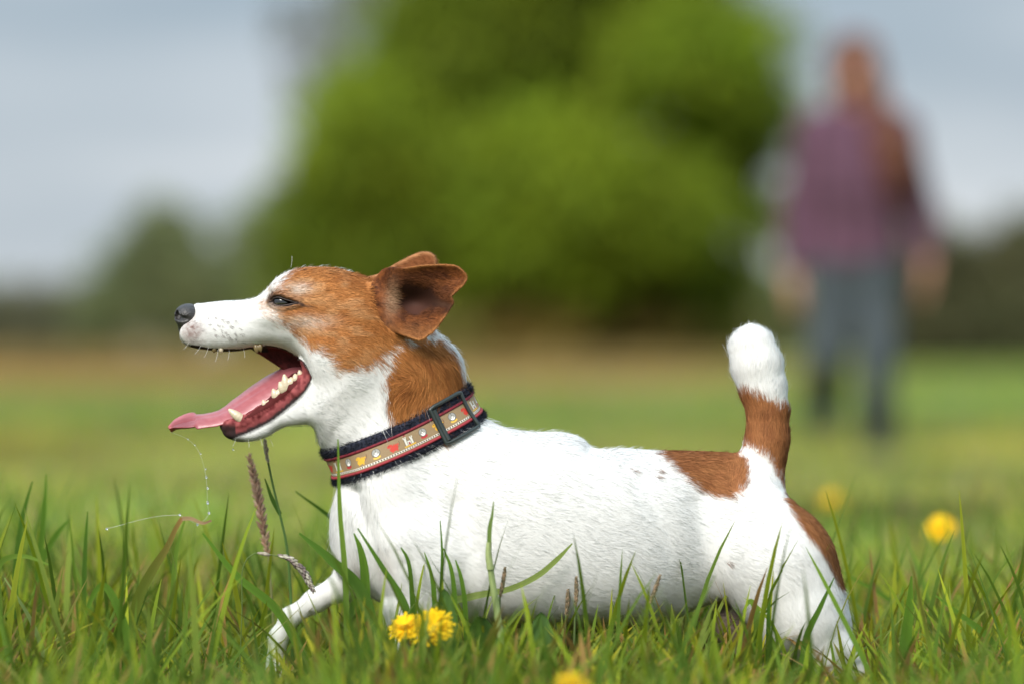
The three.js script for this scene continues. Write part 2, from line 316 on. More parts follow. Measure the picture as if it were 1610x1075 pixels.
{
  // clumps given as traced [x, y, r] at a distance
  const at = (d, base, list, flat = 0.8) => { const z = CAM_D - d, k = d / CAM_D / S, x0 = (base - MID) * k; const g = terrain(x0, z); return [x0, z, list.map(([x, y, rr, dz = 0, s, tn, dn]) => [(x - base) * k, CAM_H + (HOR - y) * k - g, dz, rr * k, rr * k * flat, rr * k, s, tn, dn])]; };
  const big = at(64, 850, [[610, 225, 140, 1.2, 1, 1.2], [740, 60, 150, 0.6], [900, 40, 190, -0.4, 1, 0.7], [1070, 100, 130, 1.6, 1, 1.25], [860, 320, 180, 1.8, 1, 1.3], [1020, 330, 120, 1.8, 1, 1.25], [650, 400, 170, 0.2], [540, 330, 110, -0.2], [500, 440, 90, 0, 1, 0.8], [1075, 440, 90, 0.2, 1, 0.75], [780, 470, 120, 0, 1, 0.75], [960, 470, 120, -0.3, 1, 0.75], [600, 480, 100, 0.3, 1, 0.8], [810, -110, 200, 0], [990, -130, 210, 0], [820, 190, 170, -1], [1120, 240, 90, 0, 1, 0.7], [880, -330, 220, 0], [1185, 170, 85, 0.5, 0.8, 1.1, 0.35], [1165, 330, 75, 0, 0.8, 1.1, 0.35], [500, 230, 70, 0, 0.8, 1.1, 0.3], [540, 130, 70, 0, 0.8, 1.1, 0.3], [620, 40, 80, 0, 0.8, 1.1, 0.35], [1190, 40, 90, 0, 0.8, 1.1, 0.3], [1150, 440, 60, 0, 0.8, 1, 0.4]]);
  tree('tall bright green leafy tree filling the middle of the background', ...big, [0.185, 0.25, 0.012], 301, 0.28, 190);
  const l1 = at(85, 265, [[255, 370, 60], [215, 430, 60], [310, 430, 70], [265, 480, 80], [165, 490, 50], [360, 480, 60]]);
  tree('small rounded tree left of the tall green tree', ...l1, [0.19, 0.225, 0.10], 302, 0.16, 110);
  const l2 = at(95, 420, [[400, 370, 55], [440, 430, 60], [390, 450, 60], [430, 500, 60]]);
  tree('pale slender tree between the small round tree and the tall tree', ...l2, [0.22, 0.255, 0.12], 303, 0.15, 80);
  const l3 = at(100, 1190, [[1180, 60, 70], [1215, 150, 60], [1160, 240, 60], [1200, 330, 50], [1130, 20, 70], [1185, 430, 45]]);
  tree('thin pale tree between the tall green tree and the person', ...l3, [0.24, 0.29, 0.14], 304, 0.14, 30);
  const l4 = at(105, 520, [[500, 40, 70], [470, 130, 50], [560, -20, 80], [540, 150, 50], [520, 300, 40]]);
  tree('sparse greyish tree behind the left side of the tall green tree', ...l4, [0.17, 0.17, 0.12], 305, 0.16, 12);
  [[470, 0.26, 0.26], [640, 0.25, 0.22], [820, 0.3, 0.22], [1000, 0.28, 0.22], [1110, 0.24, 0.24]].forEach(([x, cr, cg], i) => { const q = at(60 + i, x, [[x, 525, 45], [x - 55, 545, 38], [x + 55, 540, 40], [x + 15, 560, 40]]); tree(['olive shrub at the left foot of the tall tree', 'second olive shrub from the left under the tall tree', 'brownish shrub in the middle under the tall tree', 'brownish shrub right of the middle under the tall tree', 'olive shrub at the right foot of the tall tree'][i], ...q, [cr, cg, 0.05], 340 + i, 0.06, 130, 'shrubs under the tall tree'); });
  const rowX = [-60, 20, 95, 150]; rowX.forEach((x, i) => { const q = at(130, x, [[x, 480, 55], [x - 40, 505, 45], [x + 40, 500, 50], [x, 530, 55]]); tree(['dark hedge tree at the left edge of the field', 'dark low tree second from the left edge', 'dark low tree third from the left edge', 'dark low tree just left of the small rounded tree'][i], ...q, [0.19, 0.20, 0.12], 310 + i, 0.2, 60, 'far trees along the left horizon'); });
  const rx = [1120, 1215, 1330]; rx.forEach((x, i) => { const q = at(110, x, [[x, 470, 50], [x - 45, 490, 48], [x + 45, 485, 50], [x, 525, 60]]); tree(['low green tree right behind the raised tail', 'low green tree left of the walking person', 'low green tree behind the legs of the person'][i], ...q, [0.2, 0.23, 0.09], 320 + i, 0.18, 70, 'far trees behind the person'); });
  const ex = [1440, 1530, 1625, 1720]; ex.forEach((x, i) => { const h = 410 - i * 14, q = at(80, x, [[x, h, 62], [x - 45, h + 55, 60], [x + 45, h + 50, 60], [x, h + 100, 80], [x, 530, 70]]); tree(['dark olive tree right of the person', 'dark olive tree second from the right edge', 'taller dark olive tree at the right edge', 'dark olive tree at the end of the right row'][i], ...q, [0.15, 0.15, 0.07], 330 + i, 0.2, 90, 'dark trees on the right'); });
}
// dry scrub before the trees
{
  const g = [1, 2, 3].map((s) => { const r = RNG(90 + s), out = { p: [], c: [], ix: [] }; for (let i = 0; i < 60; i++) { const b = 0.7 + 0.6 * r(), c = [0.33 * b, 0.245 * b, 0.09 * b]; blade(out, (r() - 0.5) * 0.9, 0, (r() - 0.5) * 0.9, 0.1 + 0.25 * r(), 0.03 + 0.03 * r(), r() * 7, 0.1 + r() * 0.5, r(), c, c, 3, 0); } return finish(out); });
  const r = RNG(400), n = 500, col = new THREE.Color(), q = new THREE.Quaternion(), m = new THREE.Matrix4();
  const im = new THREE.InstancedMesh(g[0], leafMat, n); im.name = 'dry_scrub'; im.userData = { kind: 'stuff', label: 'brown dry scrub along the foot of the far trees', category: 'scrub' }; im.castShadow = im.receiveShadow = true;
  for (let i = 0; i < n; i++) { const d = 52 + 26 * r(), z = CAM_D - d, x = lerp(-0.16 * d, 0.052 * d, r()), s = 0.7 + 0.6 * r(), b = 0.8 + 0.4 * r(); im.setMatrixAt(i, m.compose(V3(x, terrain(x, z), z), q.setFromAxisAngle(V3(0, 1, 0), r() * 6), V3(s, s, s))); im.setColorAt(i, col.setRGB(b, b, b)); }
  scene.add(im);
}

// ---------------------------------------------------------------- the dog (in traced units until the very end)
const DOG = P(930, 1135, 0); DOG.y = 0;
const dog = thing('dog', 'white and tan short-haired dog with wide open mouth, wearing a patterned collar', 'dog', [DOG.x, 0, 0]);

const oTorso = new Outline([640, 480, 668, 505, 690, 525, 708, 539, 723, 558, 730, 582, 733, 604, 743, 632, 757, 652, 790, 669, 830, 677, 880, 679, 908, 686, 935, 703, 980, 704, 1030, 707, 1100, 709, 1150, 712,
  1185, 719, 1213, 742, 1232, 771, 1246, 795, 1271, 818, 1296, 846, 1311, 872, 1321, 905, 1331, 950, 1333, 985, 1300, 1012, 1250, 1018, 1200, 1000, 1178, 972, 1150, 950, 1128, 945, 1090, 958, 1050, 974,
  980, 986, 900, 988, 820, 986, 740, 982, 680, 978, 620, 958, 570, 930, 538, 905, 528, 880, 527, 840, 529, 800, 533, 772, 529, 746, 518, 722, 506, 702, 499, 684, 505, 655, 540, 600, 590, 530], { smooth: 40 });
const torsoW = table([490, 62, 530, 78, 600, 94, 680, 100, 760, 118, 860, 128, 960, 122, 1050, 102, 1120, 78, 1200, 88, 1280, 84, 1340, 66]);
const torsoR = table([490, 55, 540, 80, 600, 100, 700, 130, 900, 138, 1080, 124, 1200, 108, 1335, 80]);
const oHead = new Outline([304, 480, 318, 477, 348, 473.5, 380, 472, 403, 467, 418, 455, 432, 440, 452, 427.5, 478, 421, 504, 420, 530, 422, 553, 428, 576, 435, 605, 446, 640, 470, 672, 512, 690, 560, 685, 600, 650, 640, 590, 655,
  540, 655, 500, 650, 492, 630, 494, 606, 490, 590, 484, 575, 470, 563, 447, 551, 420, 547, 395, 549, 374, 552, 348, 553, 318, 549, 296, 544.5, 284, 535, 283, 526, 291, 514, 298, 500], { smooth: 10 });
const headW = table([281, 20, 305, 31, 350, 43, 400, 53, 430, 64, 455, 76, 500, 90, 560, 104, 610, 100, 660, 92, 700, 86]);
const headR = table([281, 24, 320, 34, 400, 40, 440, 52, 500, 68, 560, 76, 690, 80]);
const oJaw = new Outline([348, 671, 353, 663.5, 366, 661, 382, 657, 403, 646, 425, 634.5, 445, 621, 462, 604, 476, 588, 490, 588, 530, 590, 575, 610, 560, 650, 520, 682, 492, 668, 458, 668, 436, 676, 419, 686, 397, 692.5, 374, 693, 357, 688, 350, 680], { smooth: 6 });
const jawW = table([346, 20, 360, 29, 400, 38, 440, 50, 480, 64, 520, 80, 570, 90]);
const jawR = table([346, 9, 370, 13, 420, 19, 480, 32, 560, 46]);
const oFarCheek = new Outline([392, 547, 420, 545, 446, 549, 468, 560, 482, 572, 491, 590, 480, 606, 462, 604, 446, 585, 430, 573, 413, 562], { step: 1 });
const oCorner = new Outline([472, 562, 484, 573, 492, 590, 488, 604, 468, 622, 458, 612, 474, 595, 478, 585], { step: 1 });
const oFloor = new Outline([384, 657, 403, 641, 425, 622, 445, 600, 462, 586, 482, 590, 482, 605, 450, 626, 425, 645, 400, 656], { step: 1 });
const oEye = new Outline([428, 475, 434, 470, 442, 468.4, 452, 471.5, 462, 474.4, 472, 477, 463, 479, 452, 481, 441, 481.6, 433, 478.6], { step: 0.5, margin: 24 });
const oEar = new Outline([600, 428, 617, 422, 640, 422.5, 664, 419.3, 684, 418, 706, 418, 721, 421, 732, 430, 736, 440, 733, 448, 721, 460, 712.5, 468, 713, 472, 715.5, 476, 712, 484, 699, 504, 687, 519, 671, 532, 661, 535.5, 646, 531, 627, 524, 606, 505, 592, 480, 588, 452], { step: 1, margin: 30 });
const oEar2 = new Outline([566, 438, 590, 430, 609, 419, 630, 407, 654, 396, 667, 393.5, 679, 397.5, 684.5, 407, 684, 418, 676, 436, 650, 460, 610, 468, 575, 456], { step: 1, margin: 30 });
const oMouth = new Outline([300, 543, 333, 548.2, 374, 549.4, 394, 546.6, 420, 543.6, 446, 549, 468, 561, 482, 572, 492, 590, 490, 599, 478, 617, 455, 638, 426, 660, 394, 676, 374, 684, 358, 690, 344, 684, 340, 660, 385, 600, 385, 570, 330, 560], { step: 1 });
const oFace = new Outline([447, 443, 458, 424, 480, 410, 505, 405, 535, 405, 560, 408, 585, 415, 620, 425, 660, 460, 672, 520, 655, 530, 640, 538, 622, 549, 600, 565, 575, 578, 545, 581, 528, 578, 521, 563, 500, 549, 480, 538, 462, 522, 446, 510, 432, 500, 420, 492, 412, 484, 414, 474, 424, 468, 432, 458], { smooth: 0 });
const oNape = new Outline([617, 556, 640, 538, 668, 532, 690, 533, 708, 548, 721, 566, 728, 590, 735, 606, 742, 626, 720, 650, 700, 690, 690, 690, 692, 640, 680, 632, 660, 644, 634, 656, 619, 642, 609, 612, 607, 590, 611, 570]);
const oBack = new Outline([1030, 700, 1062, 738, 1098, 768, 1130, 778, 1160, 771, 1175, 747, 1174, 726, 1160, 708, 1148, 698, 1100, 690]);
const oRump = new Outline([1228, 780, 1242, 806, 1260, 834, 1282, 860, 1300, 888, 1319, 918, 1345, 900, 1320, 840, 1260, 780]);
const oTailTan = new Outline([1160, 622, 1185, 624, 1215, 632, 1226, 640, 1250, 660, 1250, 800, 1236, 776, 1220, 742, 1202, 718, 1176, 704, 1160, 690]);
const oHollow = new Outline([634, 448, 655, 446, 678, 456, 700, 474, 712, 482, 700, 488, 676, 490, 660, 500, 645, 498, 630, 478], { step: 1 });

const TAIL = [[1196, 775, 0, 36], [1202, 712, 0, 34], [1207, 690, 0, 33], [1208, 650, 0, 31.5], [1201, 615, 0, 35], [1192, 580, 0, 39], [1184, 552, 0, 38]];
const NEAR_FORE = [[640, 850, 68, 62], [652, 950, 74, 42], [648, 1040, 74, 27], [640, 1092, 74, 24], [622, 1112, 76, 23]];
const FAR_FORE = [[585, 860, -58, 58], [540, 922, -58, 23], [492, 948, -58, 16.5], [452, 974, -57, 14], [434, 1006, -57, 13.5], [426, 1075, -57, 16], [404, 1108, -57, 17]];
const NEAR_HIND = [[1228, 885, 52, 72], [1258, 970, 58, 62], [1300, 1022, 62, 40], [1333, 1052, 62, 25], [1356, 1086, 62, 20], [1350, 1114, 64, 19], [1326, 1122, 64, 17]];
const FAR_HIND = [[1212, 880, -50, 74], [1165, 975, -52, 48], [1178, 1020, -54, 32], [1206, 1060, -54, 22], [1180, 1108, -54, 18], [1152, 1120, -54, 17]];
let EYE_Z = 0;

const GROOVES = [[[566, 770, 592, 850, 612, 930], 6, 13], [[722, 790, 742, 860, 728, 950], 4.5, 20], [[1096, 790, 1112, 860, 1126, 945], 6, 22], [[1005, 760, 1045, 840, 1060, 930], 2.5, 20], [[640, 880, 652, 960, 650, 1000], 3, 12]];
function segDist(x, y, p) { let b = 1e9; for (let i = 0; i + 3 < p.length; i += 2) { const ex = p[i + 2] - p[i], ey = p[i + 3] - p[i + 1], wx = x - p[i], wy = y - p[i + 1], t = clamp((wx * ex + wy * ey) / (ex * ex + ey * ey)); b = min(b, hypot(wx - ex * t, wy - ey * t)); } return b; }
function field(x, y, z) {
  let d = 1e3;
  if (x > 470 || y > 780) {                                                 // trunk and neck
    d = inflate(oTorso.d(x, y), z, torsoR(x), torsoW(x), 2.2);
    if (y > 560) {
      const a = abs(z);
      d = smin(d, ellipsoid(x, y, z, [614, 800, 90], [56, 104, 30]), 26);     // shoulder blade, upper arm
      d = smin(d, ellipsoid(x, y, z, [676, 880, 92], [62, 52, 30]), 24);
      d = smin(d, ellipsoid(x, y, a, [560, 830, 34], [36, 70, 40]), 30);      // breast
      d = smin(d, ellipsoid(x, y, a, [860, 830, 88], [150, 110, 48]), 40);    // ribs
      d = smin(d, ellipsoid(x, y, a, [1200, 872, 62], [66, 90, 44]), 40);    // thigh
      if (y > 780) {
        d = smin(d, chain(x, y, z, NEAR_FORE, 14), 26); d = smin(d, chain(x, y, z, FAR_FORE, 12), 20);
        d = smin(d, chain(x, y, z, NEAR_HIND, 18), 44); d = smin(d, chain(x, y, z, FAR_HIND, 14), 16);
      }
    }
    if (y > 700 && y < 1010 && abs(z) > 30) for (const [pts, dep, w] of GROOVES) { const q = segDist(x, y, pts); if (q < w * 3) d += dep * exp(-q * q / (w * w)) * sstep(30, 60, abs(z)); }
    if (x > 1110 && y < 830) d = smin(d, chain(x, y, z, TAIL, 10), 16);
  }
  if (x < 760 && y < 780) {                                                // head
    let h = inflate(oHead.d(x, y), z, headR(x), headW(x), 2.3);
    const a = abs(z);
    h = smin(h, ellipsoid(x, y, a, [548, 560, 66], [60, 52, 40]), 22);       // cheek
    h = smin(h, ellipsoid(x, y, a, [566, 640, 44], [74, 62, 42]), 34);
    h = smin(h, ellipsoid(x, y, a, [456, 457, 56], [26, 13, 20]), 14);       // brow
    h = smin(h, ellipsoid(x, y, a, [455, 497, 54], [34, 12, 18]), 16);       // cheekbone
    h = smin(h, ellipsoid(x, y, a, [322, 524, 26], [38, 22, 15]), 14);       // whisker pad
    if (x < 620 && y > 530) {
      let j = inflate(oJaw.d(x, y), z, jawR(x), jawW(x), 3.4);
      j = smin(j, inflate(oFloor.d(x, y), z + 4, 6, 30, 3), 5);
      h = smin(h, j, 7);
      h = smin(h, inflate(oFarCheek.d(x, y), z + 34, 5, 20, 3), 4);
      h = smin(h, inflate(oCorner.d(x, y), z - 40, 6, 18, 3), 6);
      const gum = [[352, 668, 4, 7], [362, 667, 22, 8], [384, 660, 29, 8], [412, 645, 35, 8], [436, 630, 40, 8], [460, 608, 46, 8], [474, 594, 48, 7]];
      h = smin(h, chain(x, y, a, gum, 4) + 2.2 * (vnoise(x * 0.16, y * 0.16, z * 0.16) - 0.5), 5);
    }
    if (EYE_Z) {
      const e = oEye.d(x, y);
      if (e < 20 && a > 30) {
        h -= 2.4 * exp(-((e - 4) ** 2) / 10);
        h = smax(h, -max(e, EYE_Z - 8 - a), 1.5);
      }
    }
    if (x > 560 && y < 560) {                                              // ears
      const e = oEar.d(x, y), inn = -min(e, 0), hollow = exp(-(((x - 652) / 30) ** 2 + ((y - 476) / 22) ** 2));
      const lower = sstep(482, 505, y), zm = 97 + 0.10 * (x - 600) - 26 * hollow + 13 * exp(-inn / 9) * sstep(600, 660, x) + 9 * lower * sstep(620, 680, x) - 34 * sstep(636, 590, x);
      h = smin(h, inflate(e, z - zm, 4.2, 4.6), lerp(18, 8, sstep(610, 650, x)));
      const e2 = oEar2.d(x, y), zm2 = -(72 + 0.12 * (x - 580));
      h = smin(h, inflate(e2, z - zm2, 4.2, 4.6), 9);
    }
    d = smin(d, h, 20);
  }
  return d;
}
function nearZ(x, y) { let a = 0, b = 170; if (field(x, y, a) > 0) return 0; for (let z = 170; z > 0; z -= 2) if (field(x, y, z) < 0) { a = z; b = z + 2; break; } for (let i = 0; i < 12; i++) { const m = (a + b) / 2; field(x, y, m) < 0 ? a = m : b = m; } return a; }
EYE_Z = nearZ(450, 476);

// ---- coat: [colour, hair length]
const WHITE = [0.80, 0.795, 0.775], TAN = [0.49, 0.2, 0.06], TAN2 = [0.38, 0.13, 0.034], PALE = [0.66, 0.52, 0.42], LIP = [0.022, 0.014, 0.014], GUM = [0.3, 0.06, 0.06], DEEP = [0.09, 0.014, 0.014], SKIN = [0.42, 0.25, 0.2];
var mix3 = (a, b, t) => [a[0] + (b[0] - a[0]) * t, a[1] + (b[1] - a[1]) * t, a[2] + (b[2] - a[2]) * t];
const DOTS = []; { const r = RNG(5); for (let row = 0; row < 4; row++) for (let i = 0; i < 5; i++) DOTS.push([327 + i * 11 + row * 4 + r() * 5, 498 + row * 9.5 + i * 2 + r() * 4, 1.5 + r() * 1.1]); }
const collarU = (x, y) => ((x - 633) * 0.912 - (y - 680) * 0.41), collarN = (x, y) => ((x - 633) * 0.41 + (y - 680) * 0.912);
function coat(x, y, z, jit = 0) {
  const a = abs(z), n1 = (vnoise(x * 0.09, y * 0.09, z * 0.09) - 0.5), n2 = (vnoise(x * 0.35 + 9, y * 0.35, z * 0.35) - 0.5), w = n1 * 12 + n2 * 7 + jit;
  const edge = (o, soft = 5, k = 1) => sstep(soft, -soft, o.d(x, y) + w * k);
  let c = WHITE, len = 14;
  if (x < 520 && y > 535 && y < 700) {                                     // mouth
    const m = oMouth.d(x, y);
    if (m < 1.5) {
      const lower = y > 590 || x > 470;
      if (!lower || (x < 474 && y < 585)) {
        if (x > 398 && m < -1 && (y > 553 || x > 420)) return [mix3([0.05, 0.009, 0.009], [0.12, 0.02, 0.02], clamp(n1 + n2 + 0.4)), 0];
        return [LIP, 0];
      }
      const corner = sstep(462, 478, x), t = -m + n2 * 3;
      if (oFloor.d(x, y) < -1 && oJaw.d(x, y) > -5 && x < 470) return [DEEP, 0];
      const n3 = vnoise(x * 0.22, y * 0.22, z * 0.2 + 3); let g = mix3([0.14, 0.022, 0.026], [0.34, 0.085, 0.085], clamp(n3 * 1.5 - 0.25 + n2 * 0.5));
      g = mix3(g, [0.16, 0.035, 0.035], sstep(13, 6, t) * (1 - corner * 0.7) * 0.8);
      if (x < 372) g = mix3(g, LIP, sstep(662, 672, y) * 0.95);
      return [mix3(LIP, g, sstep(1.5, 6, t + corner * 2)), 0];
    }
    if (m < 4 && y > 600) return [mix3(LIP, WHITE, clamp((m - 1) / 4)), 3];
  }
  const e = oEye.d(x, y);
  if (e < 2.4 && a > 30) return [LIP, 0];
  let eyeDark = a > 25 && e < 26 ? clamp(exp(-(((x - 433) / 11) ** 2 + ((y - 470) / 7) ** 2)) * (0.8 + n2) + 0.75 * exp(-(((y - 477 - (x - 470) * 0.3) / 2.4) ** 2)) * sstep(466, 472, x) * sstep(505, 484, x) + 0.55 * exp(-((e - 4) ** 2) / 9)) : 0;
  if (x < 470 && y < 600) {                                                // muzzle and face front
    len = lerp(4, 9, sstep(310, 460, x));
    const pink = exp(-(((x - 304) / 17) ** 2 + ((y - 522) / 20) ** 2));
    c = mix3(c, [0.26, 0.16, 0.14], clamp(pink * (0.85 + n2))); c = mix3(c, [0.45, 0.4, 0.38], 0.45 * sstep(505, 545, y) * sstep(400, 330, x) * clamp(0.5 + n2 * 1.6));
    for (const d of DOTS) if ((x - d[0]) ** 2 + (y - d[1]) ** 2 < d[2] * d[2]) c = mix3(c, [0.2, 0.16, 0.15], 0.6);
  } else if (x < 600 && y < 640) len = 10;
  if (x < 440 && y > 640) { len = 7; c = mix3(c, [0.2, 0.17, 0.16], sstep(12, 0, hypot(x - 362, y - 684) - 14) * 0.7); }
  const shade = (cc) => eyeDark > 0 ? mix3(cc, [0.09, 0.05, 0.035], eyeDark) : cc;
  const blaze = sstep(5, 11, a + n1 * 4 + jit * 0.3);                        // white stripe along the skull
  let t = edge(oFace, 9, 1.2) * (x < 555 ? blaze : 1);
  if (t > 0) {
    let tan = mix3(TAN, TAN2, clamp(vnoise(x * 0.03, y * 0.05, z * 0.03) * 0.9 + n2 * 0.5));
    tan = mix3(tan, [0.6, 0.33, 0.15], 0.55 * sstep(0.45, 0.8, vnoise(x * 0.05 + 3, y * 0.12, 5)) * sstep(640, 540, x));
    const pale = exp(-(((x - 470) / 17) ** 2 + ((y - 456) / 9) ** 2)) + 0.9 * exp(-(((x - 486) / 32) ** 2 + ((y - 506) / 10) ** 2)) + sstep(452, 425, x) * sstep(462, 486, y);
    tan = mix3(tan, PALE, clamp(pale * (0.95 + n2 * 1.2)));
    c = mix3(c, tan, t);
  }
  c = shade(c);
  if (x > 596 && x < 770 && y > 500 && y < 720) {
    const s = edge(oNape, 4, 0.9) * sstep(12, 24, a + n1 * 8 + jit * 0.5 + (y > 640 ? 20 : 0));
    const curl = vnoise(hypot(x - 640, y - 600) * 0.13, atan2(y - 600, x - 640) * 1.3, 2);
    if (s > 0) c = mix3(c, mix3(mix3(TAN, TAN2, curl), [0.24, 0.085, 0.026], sstep(0.55, 0.85, curl) * 0.6), s);
    len = (y > 560 ? 20 : 14) + 8 * sstep(-60, -34, collarN(x, y)) * sstep(10, -20, collarN(x, y));
  }
  if (x > 560 && y < 545) {                                                // ears
    const ne = oEar.d(x, y), fe = oEar2.d(x, y);
    if (ne < 3 && z > 60) {
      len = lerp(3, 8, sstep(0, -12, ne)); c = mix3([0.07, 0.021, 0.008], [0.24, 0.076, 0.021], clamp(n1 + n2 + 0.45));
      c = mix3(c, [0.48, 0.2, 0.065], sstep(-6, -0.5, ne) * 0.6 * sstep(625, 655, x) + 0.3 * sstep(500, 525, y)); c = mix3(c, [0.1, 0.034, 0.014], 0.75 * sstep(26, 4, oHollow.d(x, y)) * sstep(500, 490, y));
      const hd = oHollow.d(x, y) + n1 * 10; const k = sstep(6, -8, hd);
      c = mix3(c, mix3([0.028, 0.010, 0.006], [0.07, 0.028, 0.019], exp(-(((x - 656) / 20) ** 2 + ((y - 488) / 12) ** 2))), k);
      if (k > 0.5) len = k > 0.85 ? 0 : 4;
      const tuft = exp(-(((x - 617) / 9) ** 2 + ((y - 470 - (x - 617) * -0.5) / 24) ** 2)); c = mix3(c, [0.55, 0.36, 0.22], tuft * 0.45); if (tuft > 0.5) len = 12;
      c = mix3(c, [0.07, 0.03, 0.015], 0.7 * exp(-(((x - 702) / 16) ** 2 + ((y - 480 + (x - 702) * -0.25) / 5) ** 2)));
    } else if (fe < 3 && z < -40) { len = 8; c = mix3([0.26, 0.09, 0.032], [0.42, 0.19, 0.08], sstep(-7, -1, fe)); }
  }
  if (x > 980) {
    const tan = mix3([0.27, 0.10, 0.038], [0.36, 0.15, 0.055], clamp(n1 + 0.5));
    if (y < 800) c = mix3(c, tan, edge(oBack, 5, 0.8) * sstep(-70, -50, z - 0));
    c = mix3(c, mix3(tan, [0.42, 0.18, 0.07], 0.5), edge(oRump, 4, 0.5));
    if (y < 790 && x > 1140) { const tl = edge(oTailTan, 5, 0.8); c = mix3(c, tan, tl); len = y > 690 ? 11 : 17; }
    for (const [sx, sy, sr] of [[1031, 736, 4], [1029, 745, 3], [991, 735, 3], [1142, 880, 3.4]]) if ((x - sx) ** 2 + (y - sy) ** 2 < sr * sr && z > 0) c = mix3(c, [0.25, 0.12, 0.07], 0.8);
  }
  if (y > 840 && x > 540 && x < 640) c = mix3(c, [0.52, 0.42, 0.36], 0.5 * exp(-(((x - 562) / 20) ** 2 + ((y - 905) / 26) ** 2)) + 0.32 * exp(-(((x - 606) / 12) ** 2 + ((y - 880) / 24) ** 2)));
  if (y > 925 && x > 1080 && x < 1210 && z < 40) { const k = sstep(930, 960, y); c = mix3(c, [0.30, 0.19, 0.15], k * 0.85); len = lerp(len, 3, k); }
  if (y > 985 || (x < 540 && y > 880)) len = 9;
  if (x > 700 && y > 930 && x < 1150) len = 22;
  return [c, len];
}

const headKeep = (x, y) => collarN(x, y) < 3 || x < 470, bodyKeep = (x, y) => collarN(x, y) > -3 && x >= 470;
const fine = surface(field, [262, 384, -128], [764, 770, 140], 2.0, (x, y) => headKeep(x, y) && !(x > 700 && collarN(x, y) > 3));
const coarse = surface(field, [380, 490, -160], [1400, 1160, 164], 3.3, (x, y) => collarN(x, y) >= -1 && !headKeep(x, y) || (x < 470 && y > 860));
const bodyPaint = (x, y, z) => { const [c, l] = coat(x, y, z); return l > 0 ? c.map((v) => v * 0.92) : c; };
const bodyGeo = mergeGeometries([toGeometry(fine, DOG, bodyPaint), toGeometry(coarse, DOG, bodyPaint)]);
const bodyMat = phys(null, 0.7, { vertexColors: true, specularIntensity: 0.3 });
part('body', bodyGeo, bodyMat, dog);

// ---- hair
function flow(x, y, z) {
  let f;
  if (x > 1140 && y < 770) f = [-0.1, -1, 0];
  else if (x > 570 && y < 545 && oEar.d(x, y) < 4 && z > 60) f = y > 500 ? [0.7, 0.5, 0.1] : [1, 0.12 - 0.35 * sstep(470, 425, y) + 0.5 * sstep(470, 500, y), 0.1];
  else if (x < 760 && collarN(x, y) < 0) {
    const neck = sstep(560, 640, x) * sstep(500, 580, y), jaw = sstep(560, 640, y) * sstep(560, 480, x);
    f = [lerp(1, 0.25, neck), lerp(lerp(0.22, 0.5, sstep(470, 560, y)), 1, neck) - 0.1 * jaw, 0];
    if (y < 470 && x < 600) f = [1, -0.1, 0];
    if (x > 600 && y > 540) { const dx = x - 648, dy = y - 590, r = hypot(dx, dy) + 1, k = exp(-r / 45); f = [lerp(f[0], -dy / r, k), lerp(f[1], dx / r + 0.4, k), 0]; }
  } else {
    const front = sstep(700, 560, x), low = sstep(860, 980, y), hind = sstep(1150, 1250, x);
    f = [lerp(1, 0.25, max(front, hind * 0.7)), lerp(0.42, 1, max(front, low * 0.3, hind * 0.8)), 0];
  }
  return f;
}
